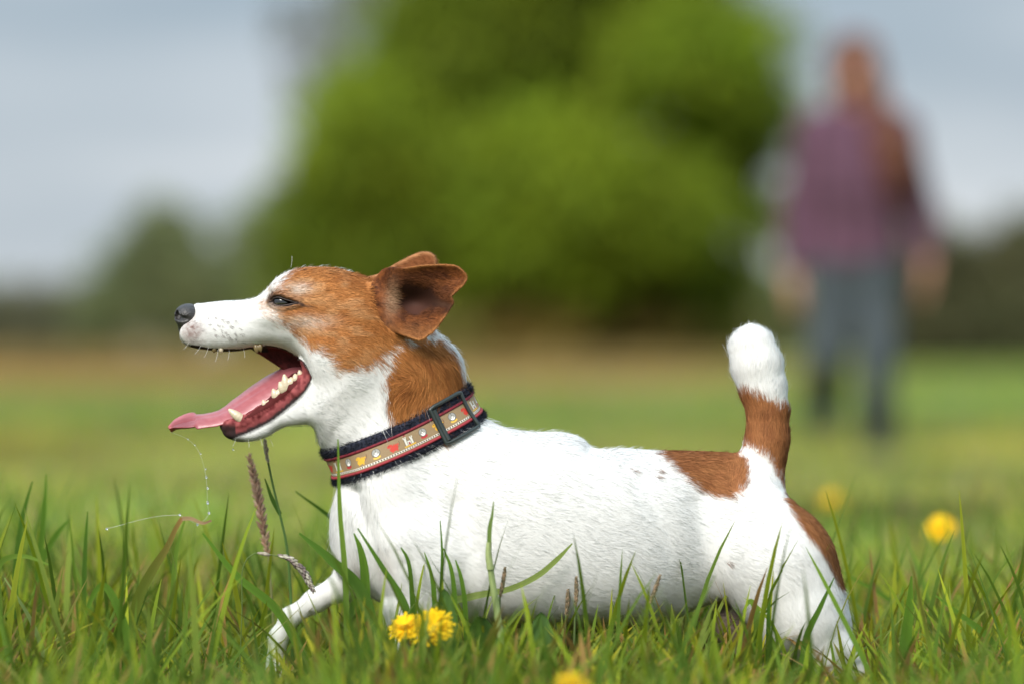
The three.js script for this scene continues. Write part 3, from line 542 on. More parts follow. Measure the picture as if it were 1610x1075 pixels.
function growHair(srf, count, seed, wide) {
  const { pos, nor, idx } = srf, r = RNG(seed), nT = idx.length / 3, cum = new Float64Array(nT); let tot = 0;
  for (let t = 0; t < nT; t++) {
    const [a, b, c] = [idx[3 * t] * 3, idx[3 * t + 1] * 3, idx[3 * t + 2] * 3], e = [0, 1, 2].map((i) => pos[b + i] - pos[a + i]), f = [0, 1, 2].map((i) => pos[c + i] - pos[a + i]);
    const z = pos[a + 2], far = z < -25 ? 0.35 : 1;
    tot += far * 0.5 * hypot(e[1] * f[2] - e[2] * f[1], e[2] * f[0] - e[0] * f[2], e[0] * f[1] - e[1] * f[0]); cum[t] = tot;
  }
  const p = [], m = [], c = [], ix = []; let nV = 0;
  for (let i = 0; i < count; i++) {
    const q = r() * tot; let lo = 0, hi = nT - 1; while (lo < hi) { const mid = lo + hi >> 1; cum[mid] < q ? lo = mid + 1 : hi = mid; }
    let u = r(), v = r(); if (u + v > 1) { u = 1 - u; v = 1 - v; }
    const A = idx[3 * lo] * 3, B = idx[3 * lo + 1] * 3, C = idx[3 * lo + 2] * 3, at = (s, k) => s[A + k] + (s[B + k] - s[A + k]) * u + (s[C + k] - s[A + k]) * v;
    const x = at(pos, 0), y = at(pos, 1), z = at(pos, 2), [col, len0] = coat(x, y, z, (r() - 0.5) * 9);
    if (len0 <= 0) continue;
    if (y > 1070) continue;
    const cN = collarN(x, y), cU = collarU(x, y); if (abs(cU) < 140 && cN > -24 && cN < 24 && x > 500 && x < 770) continue;
    const n = [at(nor, 0), at(nor, 1), at(nor, 2)], f = flow(x, y, z), fl = hypot(...f) || 1;
    const ang = (vnoise(x * 0.03, y * 0.03, z * 0.03 + 4) - 0.5) * 0.9 + (vnoise(x * 0.12, y * 0.12, z * 0.12 + 8) - 0.5) * 0.4 + (r() - 0.5) * 0.5;
    let d = [(f[0] * cos(ang) - f[1] * sin(ang)) / fl, (f[0] * sin(ang) + f[1] * cos(ang)) / fl, f[2] / fl];
    const dn = d[0] * n[0] + d[1] * n[1] + d[2] * n[2]; d = d.map((w, k) => w - n[k] * dn); const dl = hypot(...d);
    if (dl < 0.15) d = [n[1], -n[0], 0.3]; else d = d.map((w) => w / dl);
    let s = [d[1] * n[2] - d[2] * n[1], d[2] * n[0] - d[0] * n[2], d[0] * n[1] - d[1] * n[0]];
    const tw = (r() - 0.5) * 1.6; s = s.map((w, k) => w * cos(tw) + n[k] * sin(tw));
    const len = len0 * (0.6 + r() * 0.75), wd = wide * (0.75 + 0.5 * r()) * (len0 < 8 ? 0.75 : 1), lift = r() < 0.03 ? 0.3 + 0.3 * r() : (col[2] > 0.5 ? 0.02 + 0.06 * r() : 0.04 + 0.10 * r()) * (len0 < 6 ? 1.4 : 1);
    const p1 = [0, 1, 2].map((k) => [x, y, z][k] + d[k] * len * 0.5 + n[k] * len * 0.5 * lift), p2 = [0, 1, 2].map((k) => [x, y, z][k] + d[k] * len + n[k] * len * lift * 0.75);
    const nj = col[2] > 0.5 ? 0.07 : 0.45, light = (col[0] > 0.6 && col[2] > 0.55 ? 0.96 + 0.08 * r() : 0.62 + 0.8 * r() * r() + 0.12 * r()), cc = col.map((w) => min(w * light, 0.86)), tip = cc.map((w) => min(w * 1.12, 0.88));
    const j = [(r() - 0.5) * nj, (r() - 0.5) * nj, (r() - 0.5) * nj], nn = [0, 1, 2].map((k) => n[k] + j[k] + d[k] * (col[2] > 0.5 ? 0.02 : 0.12)), nl = hypot(...nn);
    const add = (a, b, k) => { const w = P(a[0] + s[0] * b, a[1] + s[1] * b, a[2] + s[2] * b).sub(DOG); p.push(w.x, w.y, w.z); m.push(nn[0] / nl, -nn[1] / nl, nn[2] / nl); c.push(...k); };
    const root = [x - n[0] * 0.6, y - n[1] * 0.6, z - n[2] * 0.6];
    add(root, -wd, cc); add(root, wd, cc); add(p1, -wd * 0.8, cc); add(p1, wd * 0.8, cc); add(p2, 0, tip);
    ix.push(nV, nV + 3, nV + 1, nV, nV + 2, nV + 3, nV + 2, nV + 4, nV + 3); nV += 5;
  }
  const g = new THREE.BufferGeometry();
  g.setAttribute('position', new THREE.BufferAttribute(Float32Array.from(p), 3)); g.setAttribute('normal', new THREE.BufferAttribute(Float32Array.from(m), 3)); g.setAttribute('color', new THREE.BufferAttribute(Float32Array.from(c), 3));
  g.setIndex(new THREE.BufferAttribute(Uint32Array.from(ix), 1)); return g;
}
const furMat = phys(null, 0.7, { specularIntensity: 0.25, vertexColors: true, side: THREE.DoubleSide });
part('fur', mergeGeometries([growHair(fine, 130000, 11, 0.36), growHair(coarse, 270000, 12, 0.3)]), furMat, dog, 'stuff');

// ---- nose, eyes
{
  const nose = (x, y, z) => {
    const a = abs(z);
    let d = ellipsoid(x, y, z, [296, 494, 0], [20.5, 16.5, 31]);
    d = smin(d, ellipsoid(x, y, a, [293, 500, 14], [17, 17, 17]), 8);
    d = smin(d, ellipsoid(x, y, z, [287, 514, 0], [8, 13, 11]), 7);
    d = smax(d, -ellipsoid(x, y, a, [281, 496, 18], [6.5, 7.5, 9]), 3);
    d = smax(d, -capsule(x, y, a, [284, 500, 27, 4.5], [301, 503, 35, 1.6]), 4);
    d = smax(d, -capsule(x, y, z, [275, 488, 0, 1.6], [280, 522, 0, 1.8]), 2);
    return d - 0.35 * (vnoise(x * 0.55, y * 0.55, z * 0.55) - 0.5) * 2;
  };
  part('nose', toGeometry(surface(nose, [262, 470, -42], [326, 534, 42], 0.9), DOG), phys([0.034, 0.031, 0.031], 0.5, { clearcoat: 0.12, clearcoatRoughness: 0.4 }), dog);
  const eyeMat = phys([0.01, 0.007, 0.006], 0.05, { ior: 1.9 });
  for (const s of [1, -1]) {
    const g = new THREE.SphereGeometry(17 / S, 32, 24), c = P(448, 476.5, s * (EYE_Z - 19)).sub(DOG); g.translate(c.x, c.y, c.z);
    const eye = part('eye', g, eyeMat, dog);
    const ring = [], N = 40;
    const pts = spline2([[428, 475], [434, 470], [442, 468.4], [452, 471.5], [462, 474.4], [472, 477], [463, 479], [452, 481], [441, 481.6], [433, 478.6]], 2).map(([x, y]) => P(x, y, s * (nearZ(x + (x - 449) * 0.12, y + (y - 476) * 0.35) - 2.2)).sub(DOG));
    const tube = new THREE.TubeGeometry(new THREE.CatmullRomCurve3(pts, true), 90, 1.35 / S, 8, true);
    part('eyelid', tube, std([0.04, 0.024, 0.02], 0.5), eye);
  }
}
// ---- tongue and teeth
{
  const path = [[486, 590, -6, 24, 0.7], [458, 592, -6, 29, 0.75], [428, 606, -5, 31, 0.75], [398, 624, -4, 31, 0.7], [370, 642, -3, 30, 0.62], [345, 655, -2, 26, 0.45], [320, 660, -1, 24, 0.42], [296, 663, 0, 21, 0.58], [277, 668, 0, 13, 0.6], [266, 675, 0, 5, 0.5]];
  const curve = new THREE.CatmullRomCurve3(path.map((q) => V3(q[0], q[1], q[2]))), NU = 60, NV = 22, p = [], c = [], ix = [], r = RNG(3);
  const at = (k, i) => { const u = k * (path.length - 1), j = min(floor(u), path.length - 2); return lerp(path[j][i], path[j + 1][i], u - j); };
  const N2 = NV * 2;
  for (let i = 0; i <= NU; i++) {
    const u = i / NU, o = curve.getPoint(u), T = curve.getTangent(u), w = at(u, 3), tilt = at(u, 4);
    const side = V3(0, sin(tilt), cos(tilt)); side.addScaledVector(T, -side.dot(T)).normalize();      // near edge lies lower
    const up = V3().crossVectors(side, T).normalize(); if (up.y > 0) up.negate();
    for (let k = 0; k < N2; k++) {
      const a = k / N2 * 2 * PI, s = cos(a), th = 6 * sin(a) * (1 - 0.35 * u) + 0.7 * (vnoise(o.x * 0.3 + s * 5, o.y * 0.3, s * 9) - 0.5), cup = (u > 0.72 ? 5 : -3.5) * (s * s - 0.4) * (u > 0.72 ? -1 : -1);
      const q = o.clone().addScaledVector(side, s * w).addScaledVector(up, th - cup - (abs(s) < 0.12 && sin(a) > 0 ? 1.4 : 0));
      const wq = P(q.x, q.y, q.z).sub(DOG); p.push(wq.x, wq.y, wq.z);
      const top = sin(a) > 0, n = vnoise(q.x * 0.2, q.y * 0.2, q.z * 0.2);
      let col = top ? mix3([0.33, 0.085, 0.10], [0.42, 0.135, 0.15], n) : mix3([0.28, 0.04, 0.045], [0.36, 0.065, 0.07], n);
      if (top && s < -0.82) col = mix3(col, [0.26, 0.16, 0.17], 0.5 * sstep(0.75, 0.4, u));
      col = mix3(col, [0.20, 0.022, 0.026], 0.9 * sstep(0.64, 0.82, u) * sstep(-0.75, -0.3, s)); if (u > 0.96) col = mix3(col, [0.4, 0.06, 0.06], 0.5);
      c.push(...col);
    }
  }
  for (let i = 0; i < NU; i++) for (let k = 0; k < N2; k++) { const a = i * N2 + k, b = i * N2 + (k + 1) % N2; ix.push(a, b, b + N2, a, b + N2, a + N2); }
  for (let k = 1; k < N2 - 1; k++) ix.push(NU * N2, NU * N2 + k, NU * N2 + k + 1);
  const g = new THREE.BufferGeometry(); g.setAttribute('position', new THREE.Float32BufferAttribute(p, 3)); g.setAttribute('color', new THREE.Float32BufferAttribute(c, 3)); g.setIndex(ix); g.computeVertexNormals();
  part('tongue', g, phys(null, 0.38, { vertexColors: true, clearcoat: 0.35, clearcoatRoughness: 0.3, side: THREE.DoubleSide }), dog);

  const toothMat = phys([0.62, 0.52, 0.37], 0.3, { clearcoat: 0.4 }), yellow = phys([0.17, 0.12, 0.05], 0.35, { clearcoat: 0.3 });
  const tooth = (blobs, mat) => {      // blobs: [x, y, z, r, tipx, tipy]
    const gs = blobs.map(([x, y, z, rr, tx, ty]) => {
      const f = (px, py, pz) => { let d = 1e9; const m = 5; for (let i = 0; i < m; i++) { const k0 = i / m, k1 = (i + 1) / m, b = (k) => [lerp(x, tx, k), lerp(y, ty, k), z + 0.8 * sin(k * 3), rr * (1 - 0.62 * k * k)]; d = smin(d, capsule(px, py, pz, b(k0), b(k1)), 1); } return d; };
      return { f, lo: [min(x, tx) - rr - 3, min(y, ty) - rr - 3, z - rr - 4], hi: [max(x, tx) + rr + 3, max(y, ty) + rr + 3, z + rr + 4] };
    });
    const f = (px, py, pz) => { let d = 1e9; for (const q of gs) d = smin(d, q.f(px, py, pz), 3); return d; };
    const lo = [0, 1, 2].map((k) => min(...gs.map((q) => q.lo[k]))), hi = [0, 1, 2].map((k) => max(...gs.map((q) => q.hi[k])));
    part('tooth', toGeometry(surface(f, lo, hi, 0.8), DOG), mat, dog);
  };
  for (const s of [1, -1]) {
    tooth([[380, 657, 31 * s, 7.4, 363, 644]], toothMat);
    tooth([[361, 668, 20 * s, 4.4, 357, 662]], toothMat);
    tooth([[419, 637, 38 * s, 4.6, 416, 629], [425, 634, 39 * s, 3.6, 424, 629]], toothMat);
    tooth([[436, 624, 42 * s, 6, 432, 612], [442, 620, 43 * s, 4.6, 440, 612]], toothMat);
    tooth([[453, 609, 47 * s, 7.2, 449.5, 590], [447, 613, 46 * s, 6, 442.5, 601], [461, 603, 48 * s, 5.6, 460, 594]], toothMat);
    tooth([[468, 597, 49 * s, 5.6, 466.5, 588.5]], toothMat);
    tooth([[475, 590, 49 * s, 4.4, 473, 582.5]], toothMat);
    tooth([[404, 544, 34 * s, 3.8, 406, 554.5], [411, 543, 35 * s, 3.2, 412, 552]], yellow);
  }
  tooth([[339, 547, 27, 3.6, 338, 553]], yellow); tooth([[349, 548, 28, 3.6, 349.5, 553]], toothMat);
}
// ---- a few whiskers
{
  const r = RNG(21), gs = [];
  for (const [x0, y0, x1, y1, dz] of [[330, 548, 322, 566, 16], [345, 551, 340, 574, 18], [362, 552, 360, 570, 18], [384, 550, 388, 566, 16], [318, 546, 306, 560, 12], [300, 540, 288, 552, 8], [372, 690, 366, 704, 8], [392, 690, 394, 706, 8], [410, 686, 416, 704, 8], [458, 424, 460, 396, -4], [425, 690, 432, 704, 6]]) {
    const z = nearZ(x0, y0 - (y0 < 600 ? 4 : 2)) || 20, a = P(x0, y0 - (y0 < 600 ? 3 : 1), z - 1).sub(DOG), b = P((x0 + x1) / 2 + 1.5, (y0 + y1) / 2, z + dz * 0.6).sub(DOG), c = P(lerp(x0, x1, 0.75), lerp(y0, y1, 0.75), z + dz * 0.8).sub(DOG);
    gs.push(new THREE.TubeGeometry(new THREE.QuadraticBezierCurve3(a, b, c), 8, 0.2 / S, 4));
  }
  part('whiskers', mergeGeometries(gs), std([0.7, 0.68, 0.64], 0.5), dog, 'stuff');
}

// ---------------------------------------------------------------- collar
{
  const NT = 160, VS = [-30, -24, -16, -8, 0, 8, 16, 24, 30], BOW = 13;
  const point = (th, v, rad, lift) => { const c = cos(th) * (rad + lift), s = sin(th) * (rad + lift), n = BOW * max(sin(th), -0.6) + v; return [633 + 0.912 * c + 0.41 * n, 680 - 0.41 * c + 0.912 * n, s]; };
  let rad = VS.map((v) => Array.from({ length: NT }, (_, i) => {
    const th = i / NT * 2 * PI; let a = 60, b = 170;
    for (let r = 60; r < 170; r += 3) { const q = point(th, v, r, 0); if (field(...q) > 0) { b = r; a = r - 3; break; } }
    for (let k = 0; k < 8; k++) { const m = (a + b) / 2; field(...point(th, v, m, 0)) < 0 ? a = m : b = m; }
    return clamp(a, 70, 135);
  }));
  for (let it = 0; it < 10; it++) rad = rad.map((row, j) => row.map((x, i) => x * 0.5 + (row[(i + 1) % NT] + row[(i + NT - 1) % NT]) * 0.15 + (rad[max(j - 1, 0)][i] + rad[min(j + 1, VS.length - 1)][i]) * 0.1));
  const R = (th, v) => {
    const u = ((th / (2 * PI)) % 1 + 1) % 1 * NT, i = floor(u) % NT, a = u - floor(u), w = clamp((v + 30) / 60 * 8, 0, 7.999), j = clamp(floor((v + 30) / 8), 0, 7);
    let k = 0; while (k < 7 && VS[k + 1] < v) k++; const b = clamp((v - VS[k]) / (VS[k + 1] - VS[k]));
    return lerp(lerp(rad[k][i], rad[k][(i + 1) % NT], a), lerp(rad[k + 1][i], rad[k + 1][(i + 1) % NT], a), b);
  };
  const band = (v0, v1, lift, thick, rows, paint, th0 = 0, th1 = 2 * PI, n = 220) => {
    const prof = []; for (let i = 0; i <= rows; i++) prof.push([lerp(v0, v1, i / rows), lift + thick * pow(max(0, 1 - pow(abs(2 * i / rows - 1), 6)), 0.5)]);
    const m = prof.length, p = [], uv = [], c = [], ix = [], closed = th1 - th0 > 6.28;
    for (let i = 0; i <= n; i++) for (let k = 0; k < m; k++) {
      const th = lerp(th0, th1, i / n), [v, l] = prof[k], q = point(th, v, R(th, v), l), w = P(...q).sub(DOG);
      p.push(w.x, w.y, w.z); uv.push(1 - i / n, 1 - k / (m - 1)); if (paint) c.push(...paint(q));
    }
    for (let i = 0; i < n; i++) for (let k = 0; k < m - 1; k++) { const a = i * m + k; ix.push(a, a + m + 1, a + 1, a, a + m, a + m + 1); }
    const g = new THREE.BufferGeometry(); g.setAttribute('position', new THREE.Float32BufferAttribute(p, 3)); g.setAttribute('uv', new THREE.Float32BufferAttribute(uv, 2));
    if (paint) g.setAttribute('color', new THREE.Float32BufferAttribute(c, 3));
    g.setIndex(ix); g.computeVertexNormals(); return g;
  };
  const navy = ([x, y, z]) => mix3([0.012, 0.014, 0.026], [0.045, 0.05, 0.085], clamp(fbm(x * 0.35, y * 0.35, z * 0.35, 3) * 1.5 - 0.3));
  const collar = part('collar', band(-29, 30, 0, 5, 14, navy), std(null, 0.95, { vertexColors: true, side: THREE.DoubleSide }), dog);
  collar.userData.label = 'navy fleece collar with a tan woven ribbon and a dark slider';
  // fleece nap
  {
    const r = RNG(77), p = [], m = [], c = [], ix = []; let nV = 0;
    for (let i = 0; i < 24000; i++) {
      const th = r() * 2 * PI, v = r() < 0.5 ? lerp(-31, -13, r()) : lerp(18, 33, r()), b = point(th, v, R(th, v), 4 + 1.5 * r() - (v > 29 || v < -27 ? 4 : 0)), cN = point(th, v, R(th, v), 12), n = [0, 1, 2].map((k) => (cN[k] - b[k])), nl = hypot(...n);
      const d = n.map((w) => w / nl + (r() - 0.5) * 1.7), s = [r() - 0.5, r() - 0.5, r() - 0.5], len = 2.5 + 3.5 * r(), col = mix3([0.012, 0.014, 0.026], [0.06, 0.068, 0.11], r() * r());
      for (const [t, w] of [[0, -0.5], [0, 0.5], [1, 0]]) { const q = P(b[0] + d[0] * len * t + s[0] * w * 1.6, b[1] + d[1] * len * t + s[1] * w * 1.6, b[2] + d[2] * len * t + s[2] * w * 1.6).sub(DOG); p.push(q.x, q.y, q.z); m.push(n[0] / nl, -n[1] / nl, n[2] / nl); c.push(...col); }
      ix.push(nV, nV + 1, nV + 2); nV += 3;
    }
    const g = new THREE.BufferGeometry(); g.setAttribute('position', new THREE.Float32BufferAttribute(p, 3)); g.setAttribute('normal', new THREE.Float32BufferAttribute(m, 3)); g.setAttribute('color', new THREE.Float32BufferAttribute(c, 3)); g.setIndex(ix);
    part('fleece_nap', g, std(null, 0.95, { vertexColors: true, side: THREE.DoubleSide }), collar, 'stuff');
  }
  // woven ribbon: castles, knights and dragons above a dashed line
  const W = 2048, H = 96, cv = document.createElement('canvas'); cv.width = W; cv.height = H; const g = cv.getContext('2d'), r = RNG(8);
  g.fillStyle = '#8f7756'; g.fillRect(0, 0, W, H);
  for (let i = 0; i < 9000; i++) { g.fillStyle = r() < 0.5 ? 'rgba(90,70,40,0.12)' : 'rgba(235,215,180,0.14)'; g.fillRect(r() * W, r() * H, 5 * r() + 1, 1); }
  const blob = (x, y, a, b, rot, f, st) => { g.beginPath(); g.ellipse(x, y, a, b, rot, 0, 7); if (f) { g.fillStyle = f; g.fill(); } if (st) { g.strokeStyle = st; g.lineWidth = 2; g.stroke(); } };
  const castle = (x) => { g.fillStyle = '#cfcabd'; g.strokeStyle = '#4b463e'; g.lineWidth = 2; for (const [dx, w, h] of [[-21, 13, 42], [8, 13, 36]]) { g.fillRect(x + dx, 68 - h, w, h); g.strokeRect(x + dx, 68 - h, w, h); } g.fillRect(x - 9, 44, 18, 24); g.strokeRect(x - 9, 44, 18, 24); for (const q of [-23, -13, 8, 17]) { g.fillRect(x + q, q < 0 ? 20 : 26, 6, 8); } g.fillStyle = '#8a2030'; g.fillRect(x - 4, 54, 8, 14); g.beginPath(); g.moveTo(x - 15, 6); g.lineTo(x - 3, 11); g.lineTo(x - 15, 16); g.fill(); g.fillStyle = '#d3a638'; g.fillRect(x - 28, 68, 56, 7); };
  const knight = (x, red) => { blob(x, 62, 17, 9, 0, red ? '#b3262f' : '#d9b04a'); blob(x, 38, 18, 22, 0, '#9c9a94', '#45423e'); blob(x, 46, 12, 12, 0, '#e9e5dc', '#55504a'); blob(x - 5, 42, 2.4, 2.4, 0, '#333'); blob(x + 5, 42, 2.4, 2.4, 0, '#333'); g.strokeStyle = '#45423e'; g.lineWidth = 2; g.beginPath(); g.moveTo(x, 15); g.lineTo(x, 32); g.stroke(); };
  const beast = (x, col, flip) => { g.save(); g.translate(x, 0); g.scale(flip, 1); blob(3, 52, 21, 15, -0.35, col); blob(-14, 34, 11, 8, -0.5, col); g.fillStyle = col; for (let i = 0; i < 4; i++) { g.beginPath(); g.moveTo(-8 + i * 9, 42 - i); g.lineTo(-2 + i * 9, 25 + i * 2); g.lineTo(4 + i * 9, 44); g.fill(); } g.fillRect(-10, 58, 6, 14); g.fillRect(12, 58, 6, 14); g.strokeStyle = '#6a3a20'; g.lineWidth = 2; g.beginPath(); g.moveTo(22, 54); g.quadraticCurveTo(38, 40, 32, 24); g.stroke(); blob(-16, 32, 2, 2, 0, '#222'); g.restore(); };
  const seq = [castle, (x) => knight(x, true), (x) => beast(x, '#d9a62e', 1), (x) => knight(x, false), (x) => beast(x, '#c23a2b', 1)];
  for (let i = 0; i < 27; i++) seq[i % 5](38 + i * 76);
  g.fillStyle = '#e9e3d6'; g.fillRect(0, 80, W, 11); g.fillStyle = '#26221e'; for (let x = 0; x < W; x += 12) g.fillRect(x, 82, 6, 7);
  const tex = new THREE.CanvasTexture(cv); tex.colorSpace = THREE.SRGBColorSpace; tex.wrapS = THREE.RepeatWrapping; tex.anisotropy = 8;
  part('ribbon', band(-12.5, 15, 5.4, 1.2, 10), std(null, 0.7, { map: tex, side: THREE.DoubleSide }), collar);
  const edge = (v, rr, col) => part('piping', new THREE.TubeGeometry(new THREE.CatmullRomCurve3(Array.from({ length: 90 }, (_, i) => { const th = i / 90 * 2 * PI; return P(...point(th, v, R(th, v), 6)).sub(DOG); }), true), 260, rr / S, 8, true), std(col, 0.75), collar);
  edge(-13, 2.5, [0.19, 0.012, 0.024]); edge(17.5, 2.5, [0.30, 0.025, 0.035]);
  // slider
  const c0 = Math.acos(0.50), c1 = Math.acos(0.86), corner = [];
  const sq = (u, v) => { const th = lerp(c0, c1, u); return P(...point(th, v, R(th, clamp(v, -26, 28)), 9)).sub(DOG); };
  for (let i = 0; i <= 12; i++) corner.push(sq(0, lerp(-27, 30, i / 12))); for (let i = 1; i <= 8; i++) corner.push(sq(i / 8, 32 - 1 * abs(i / 8 - 0.5))); for (let i = 1; i <= 12; i++) corner.push(sq(1, lerp(29, -27, i / 12))); for (let i = 1; i < 8; i++) corner.push(sq(1 - i / 8, -29));
  const frame = new THREE.TubeGeometry(new THREE.CatmullRomCurve3(corner, true, 'catmullrom', 0.2), 200, 3.3 / S, 10, true);
  part('slider_frame', frame, phys([0.022, 0.03, 0.027], 0.38, { clearcoat: 0.2 }), collar);
  part('slider_bar', new THREE.TubeGeometry(new THREE.CatmullRomCurve3(Array.from({ length: 9 }, (_, i) => sq(0.08, lerp(-24, 28, i / 8)))), 24, 4.4 / S, 10), phys([0.022, 0.03, 0.027], 0.4), collar);
}

// ---------------------------------------------------------------- the person in the distance (metres, feet at the origin)
{
  const d = 14.66, z0 = CAM_D - d, k = d / CAM_D / S, x0 = (1343 - MID) * k, g0 = terrain(x0, z0);
  const person = thing('person', 'person in purple checked shirt and grey jeans with long red-brown hair behind the dog', 'person', [x0, g0, z0]);
  const X = (px) => (px - 1343) * k, Y = (py) => CAM_H + (HOR - py) * k - g0;      // traced to metres from the foot
  const J = (px, py, z, r) => [X(px), Y(py), z, r];
  const neck = J(1345, 168, 0.0, 0.052), hips = J(1345, 425, 0, 0.12);
  const armR = [J(1282, 216, 0, 0.062), J(1254, 330, -0.03, 0.047), J(1244, 432, 0.05, 0.029)], armL = [J(1414, 216, 0, 0.062), J(1448, 325, -0.04, 0.047), J(1456, 410, 0.06, 0.029)];
  const legR = [J(1312, 432, 0, 0.088), J(1300, 560, 0.06, 0.058), J(1298, 650, -0.16, 0.042)], legL = [J(1376, 432, 0, 0.088), J(1376, 570, 0.1, 0.058), J(1380, 712, 0.08, 0.042)];
  const torso = (x, y, z) => {
    let q = 1e9; const e = (c, r) => { q = smin(q, ellipsoid(x, y, z, c, r), 0.08); };
    e(J(1346, 230, 0), [0.185, 0.14, 0.1]); e(J(1346, 290, 0.02), [0.155, 0.15, 0.115]); e(J(1346, 360, 0), [0.14, 0.14, 0.1]); e(J(1345, 420, -0.01), [0.165, 0.12, 0.12]);
    return smin(q, capsule(x, y, z, J(1284, 208, 0, 0.062), J(1410, 208, 0, 0.062)), 0.05);
  };
  const arms = (x, y, z) => min(chain(x, y, z, armR, 0.02), chain(x, y, z, armL, 0.02)), legs = (x, y, z) => min(chain(x, y, z, legR, 0.03), chain(x, y, z, legL, 0.03));
  const headC = J(1343, 112, 0.03), headF = (x, y, z) => {
    const [cx, cy, cz] = headC; let q = ellipsoid(x, y, z, [cx, cy + 0.025, cz - 0.015], [0.075, 0.095, 0.092]);
    q = smin(q, ellipsoid(x, y, z, [cx, cy - 0.045, cz + 0.022], [0.055, 0.068, 0.062]), 0.04);
    q = smin(q, capsule(x, y, z, [cx, cy + 0.01, cz + 0.083, 0.009], [cx, cy - 0.028, cz + 0.098, 0.013]), 0.015);      // nose
    q = smin(q, capsule(x, y, z, [cx - 0.03, cy + 0.022, cz + 0.068, 0.01], [cx + 0.03, cy + 0.022, cz + 0.068, 0.01]), 0.02);
    for (const s of [-1, 1]) { q = smax(q, -ellipsoid(x, y, z, [cx + s * 0.031, cy + 0.002, cz + 0.092], [0.016, 0.009, 0.012]), 0.01); q = smin(q, ellipsoid(x, y, z, [cx + s * 0.077, cy - 0.005, cz - 0.01], [0.012, 0.03, 0.02]), 0.01); }
    q = smin(q, ellipsoid(x, y, z, [cx, cy - 0.056, cz + 0.083], [0.024, 0.008, 0.01]), 0.012);
    return smin(q, capsule(x, y, z, neck, [neck[0], neck[1] + 0.1, 0.01, 0.05]), 0.03);
  };
  const handF = (s) => {                                                   // palm, four fingers and a thumb, loosely curled
    const w = s < 0 ? armR[2] : armL[2], px = w[0], py = w[1], pz = w[2], bones = [];
    for (let i = 0; i < 4; i++) { const a = (i - 1.5) * 0.021, len = [0.066, 0.076, 0.07, 0.054][i]; bones.push([[px, py - 0.085, pz + a, 0.011], [px - s * 0.006, py - 0.085 - len * 0.45, pz + a * 1.12 + 0.004, 0.0095], [px - s * 0.022, py - 0.085 - len * 0.95, pz + a * 1.1, 0.008]]); }
    bones.push([[px - s * 0.004, py - 0.03, pz + 0.026, 0.014], [px - s * 0.016, py - 0.065, pz + 0.05, 0.011], [px - s * 0.03, py - 0.095, pz + 0.052, 0.009]]);
    return (x, y, z) => { let q = ellipsoid(x, y, z, [px, py - 0.05, pz], [0.019, 0.056, 0.045]); q = smin(q, capsule(x, y, z, [px, py + 0.05, pz, 0.028], [px, py - 0.01, pz, 0.026]), 0.02); for (const b of bones) q = smin(q, chain(x, y, z, b, 0.004), 0.006); return q; };
  };
  const build = (f, lo, hi, cell, paint) => {
    const s = surface(f, lo, hi, cell), n = s.pos.length / 3, g = new THREE.BufferGeometry(), c = new Float32Array(n * 3);
    for (let i = 0; i < n; i++) c.set(paint(s.pos[3 * i], s.pos[3 * i + 1], s.pos[3 * i + 2]), 3 * i);
    g.setAttribute('position', new THREE.BufferAttribute(s.pos, 3)); g.setAttribute('normal', new THREE.BufferAttribute(s.nor, 3)); g.setAttribute('color', new THREE.BufferAttribute(c, 3)); g.setIndex(s.idx); return g;
  };
  const skin = [0.46, 0.23, 0.15], vc = (r = 0.7) => std(null, r, { vertexColors: true });
  const face = (x, y, z) => { const dy = y - headC[1], dx = abs(x - headC[0]); if (abs(dy + 0.056) < 0.011 && dx < 0.026 && z > headC[2] + 0.06) return [0.36, 0.13, 0.11]; if (abs(dy - 0.022) < 0.006 && dx > 0.012 && dx < 0.045 && z > headC[2] + 0.05) return [0.12, 0.06, 0.03]; return mix3(skin, [0.47, 0.22, 0.16], exp(-((dy + 0.02) ** 2 + (dx - 0.045) ** 2) * 900)); };
  const all = (x, y, z) => smin(smin(torso(x, y, z), arms(x, y, z), 0.03), legs(x, y, z), 0.04);
  part('body', mergeGeometries([
    build(all, [-0.42, 0.02, -0.35], [0.42, neck[1] + 0.02, 0.3], 0.012, () => skin), build(headF, [headC[0] - 0.12, neck[1] - 0.05, -0.16], [headC[0] + 0.12, headC[1] + 0.16, 0.18], 0.005, face),
    ...[-1, 1].map((s) => { const w = s < 0 ? armR[2] : armL[2]; return build(handF(s), [w[0] - 0.07, w[1] - 0.19, w[2] - 0.08], [w[0] + 0.07, w[1] + 0.04, w[2] + 0.1], 0.0035, () => skin); })]), vc(0.6), person);
  const check = (x, y, z) => { const a = sstep(0.35, 0.65, abs(((x * 0.96 + z * 0.5) / 0.085) % 1)), b = sstep(0.35, 0.65, abs((y / 0.085) % 1)); return mix3([0.06, 0.024, 0.042], [0.12, 0.052, 0.085], (a + b) * 0.5 * (0.7 + 0.6 * vnoise(x * 9, y * 9, z * 9))); };
  const wrinkle = (x, y, z) => 0.006 * (vnoise(x * 16, y * 22, z * 16) - 0.5);
  const wristR = armR[2][1] + 0.015, wristL = armL[2][1] + 0.015, hem = Y(415);
  part('shirt', build((x, y, z) => { const t = max(torso(x, y, z) - 0.018, hem - y + 0.02 * sin(x * 14)), a = max(chain(x, y, z, armR, 0.02) - 0.016, wristR - y), b = max(chain(x, y, z, armL, 0.02) - 0.016, wristL - y); return smax(smin(smin(t, a, 0.03), b, 0.03), y - (neck[1] - 0.012 + 0.15 * abs(x - neck[0])), 0.01) + wrinkle(x, y, z); }, [-0.44, hem - 0.1, -0.26], [0.44, neck[1] + 0.06, 0.26], 0.011, check), vc(0.9), person);
  const denim = (x, y, z) => mix3([0.03, 0.038, 0.045], [0.062, 0.077, 0.087], vnoise(x * 30, y * 12, z * 30) * 0.5 + 0.5 * exp(-((y - Y(500)) ** 2) * 20));
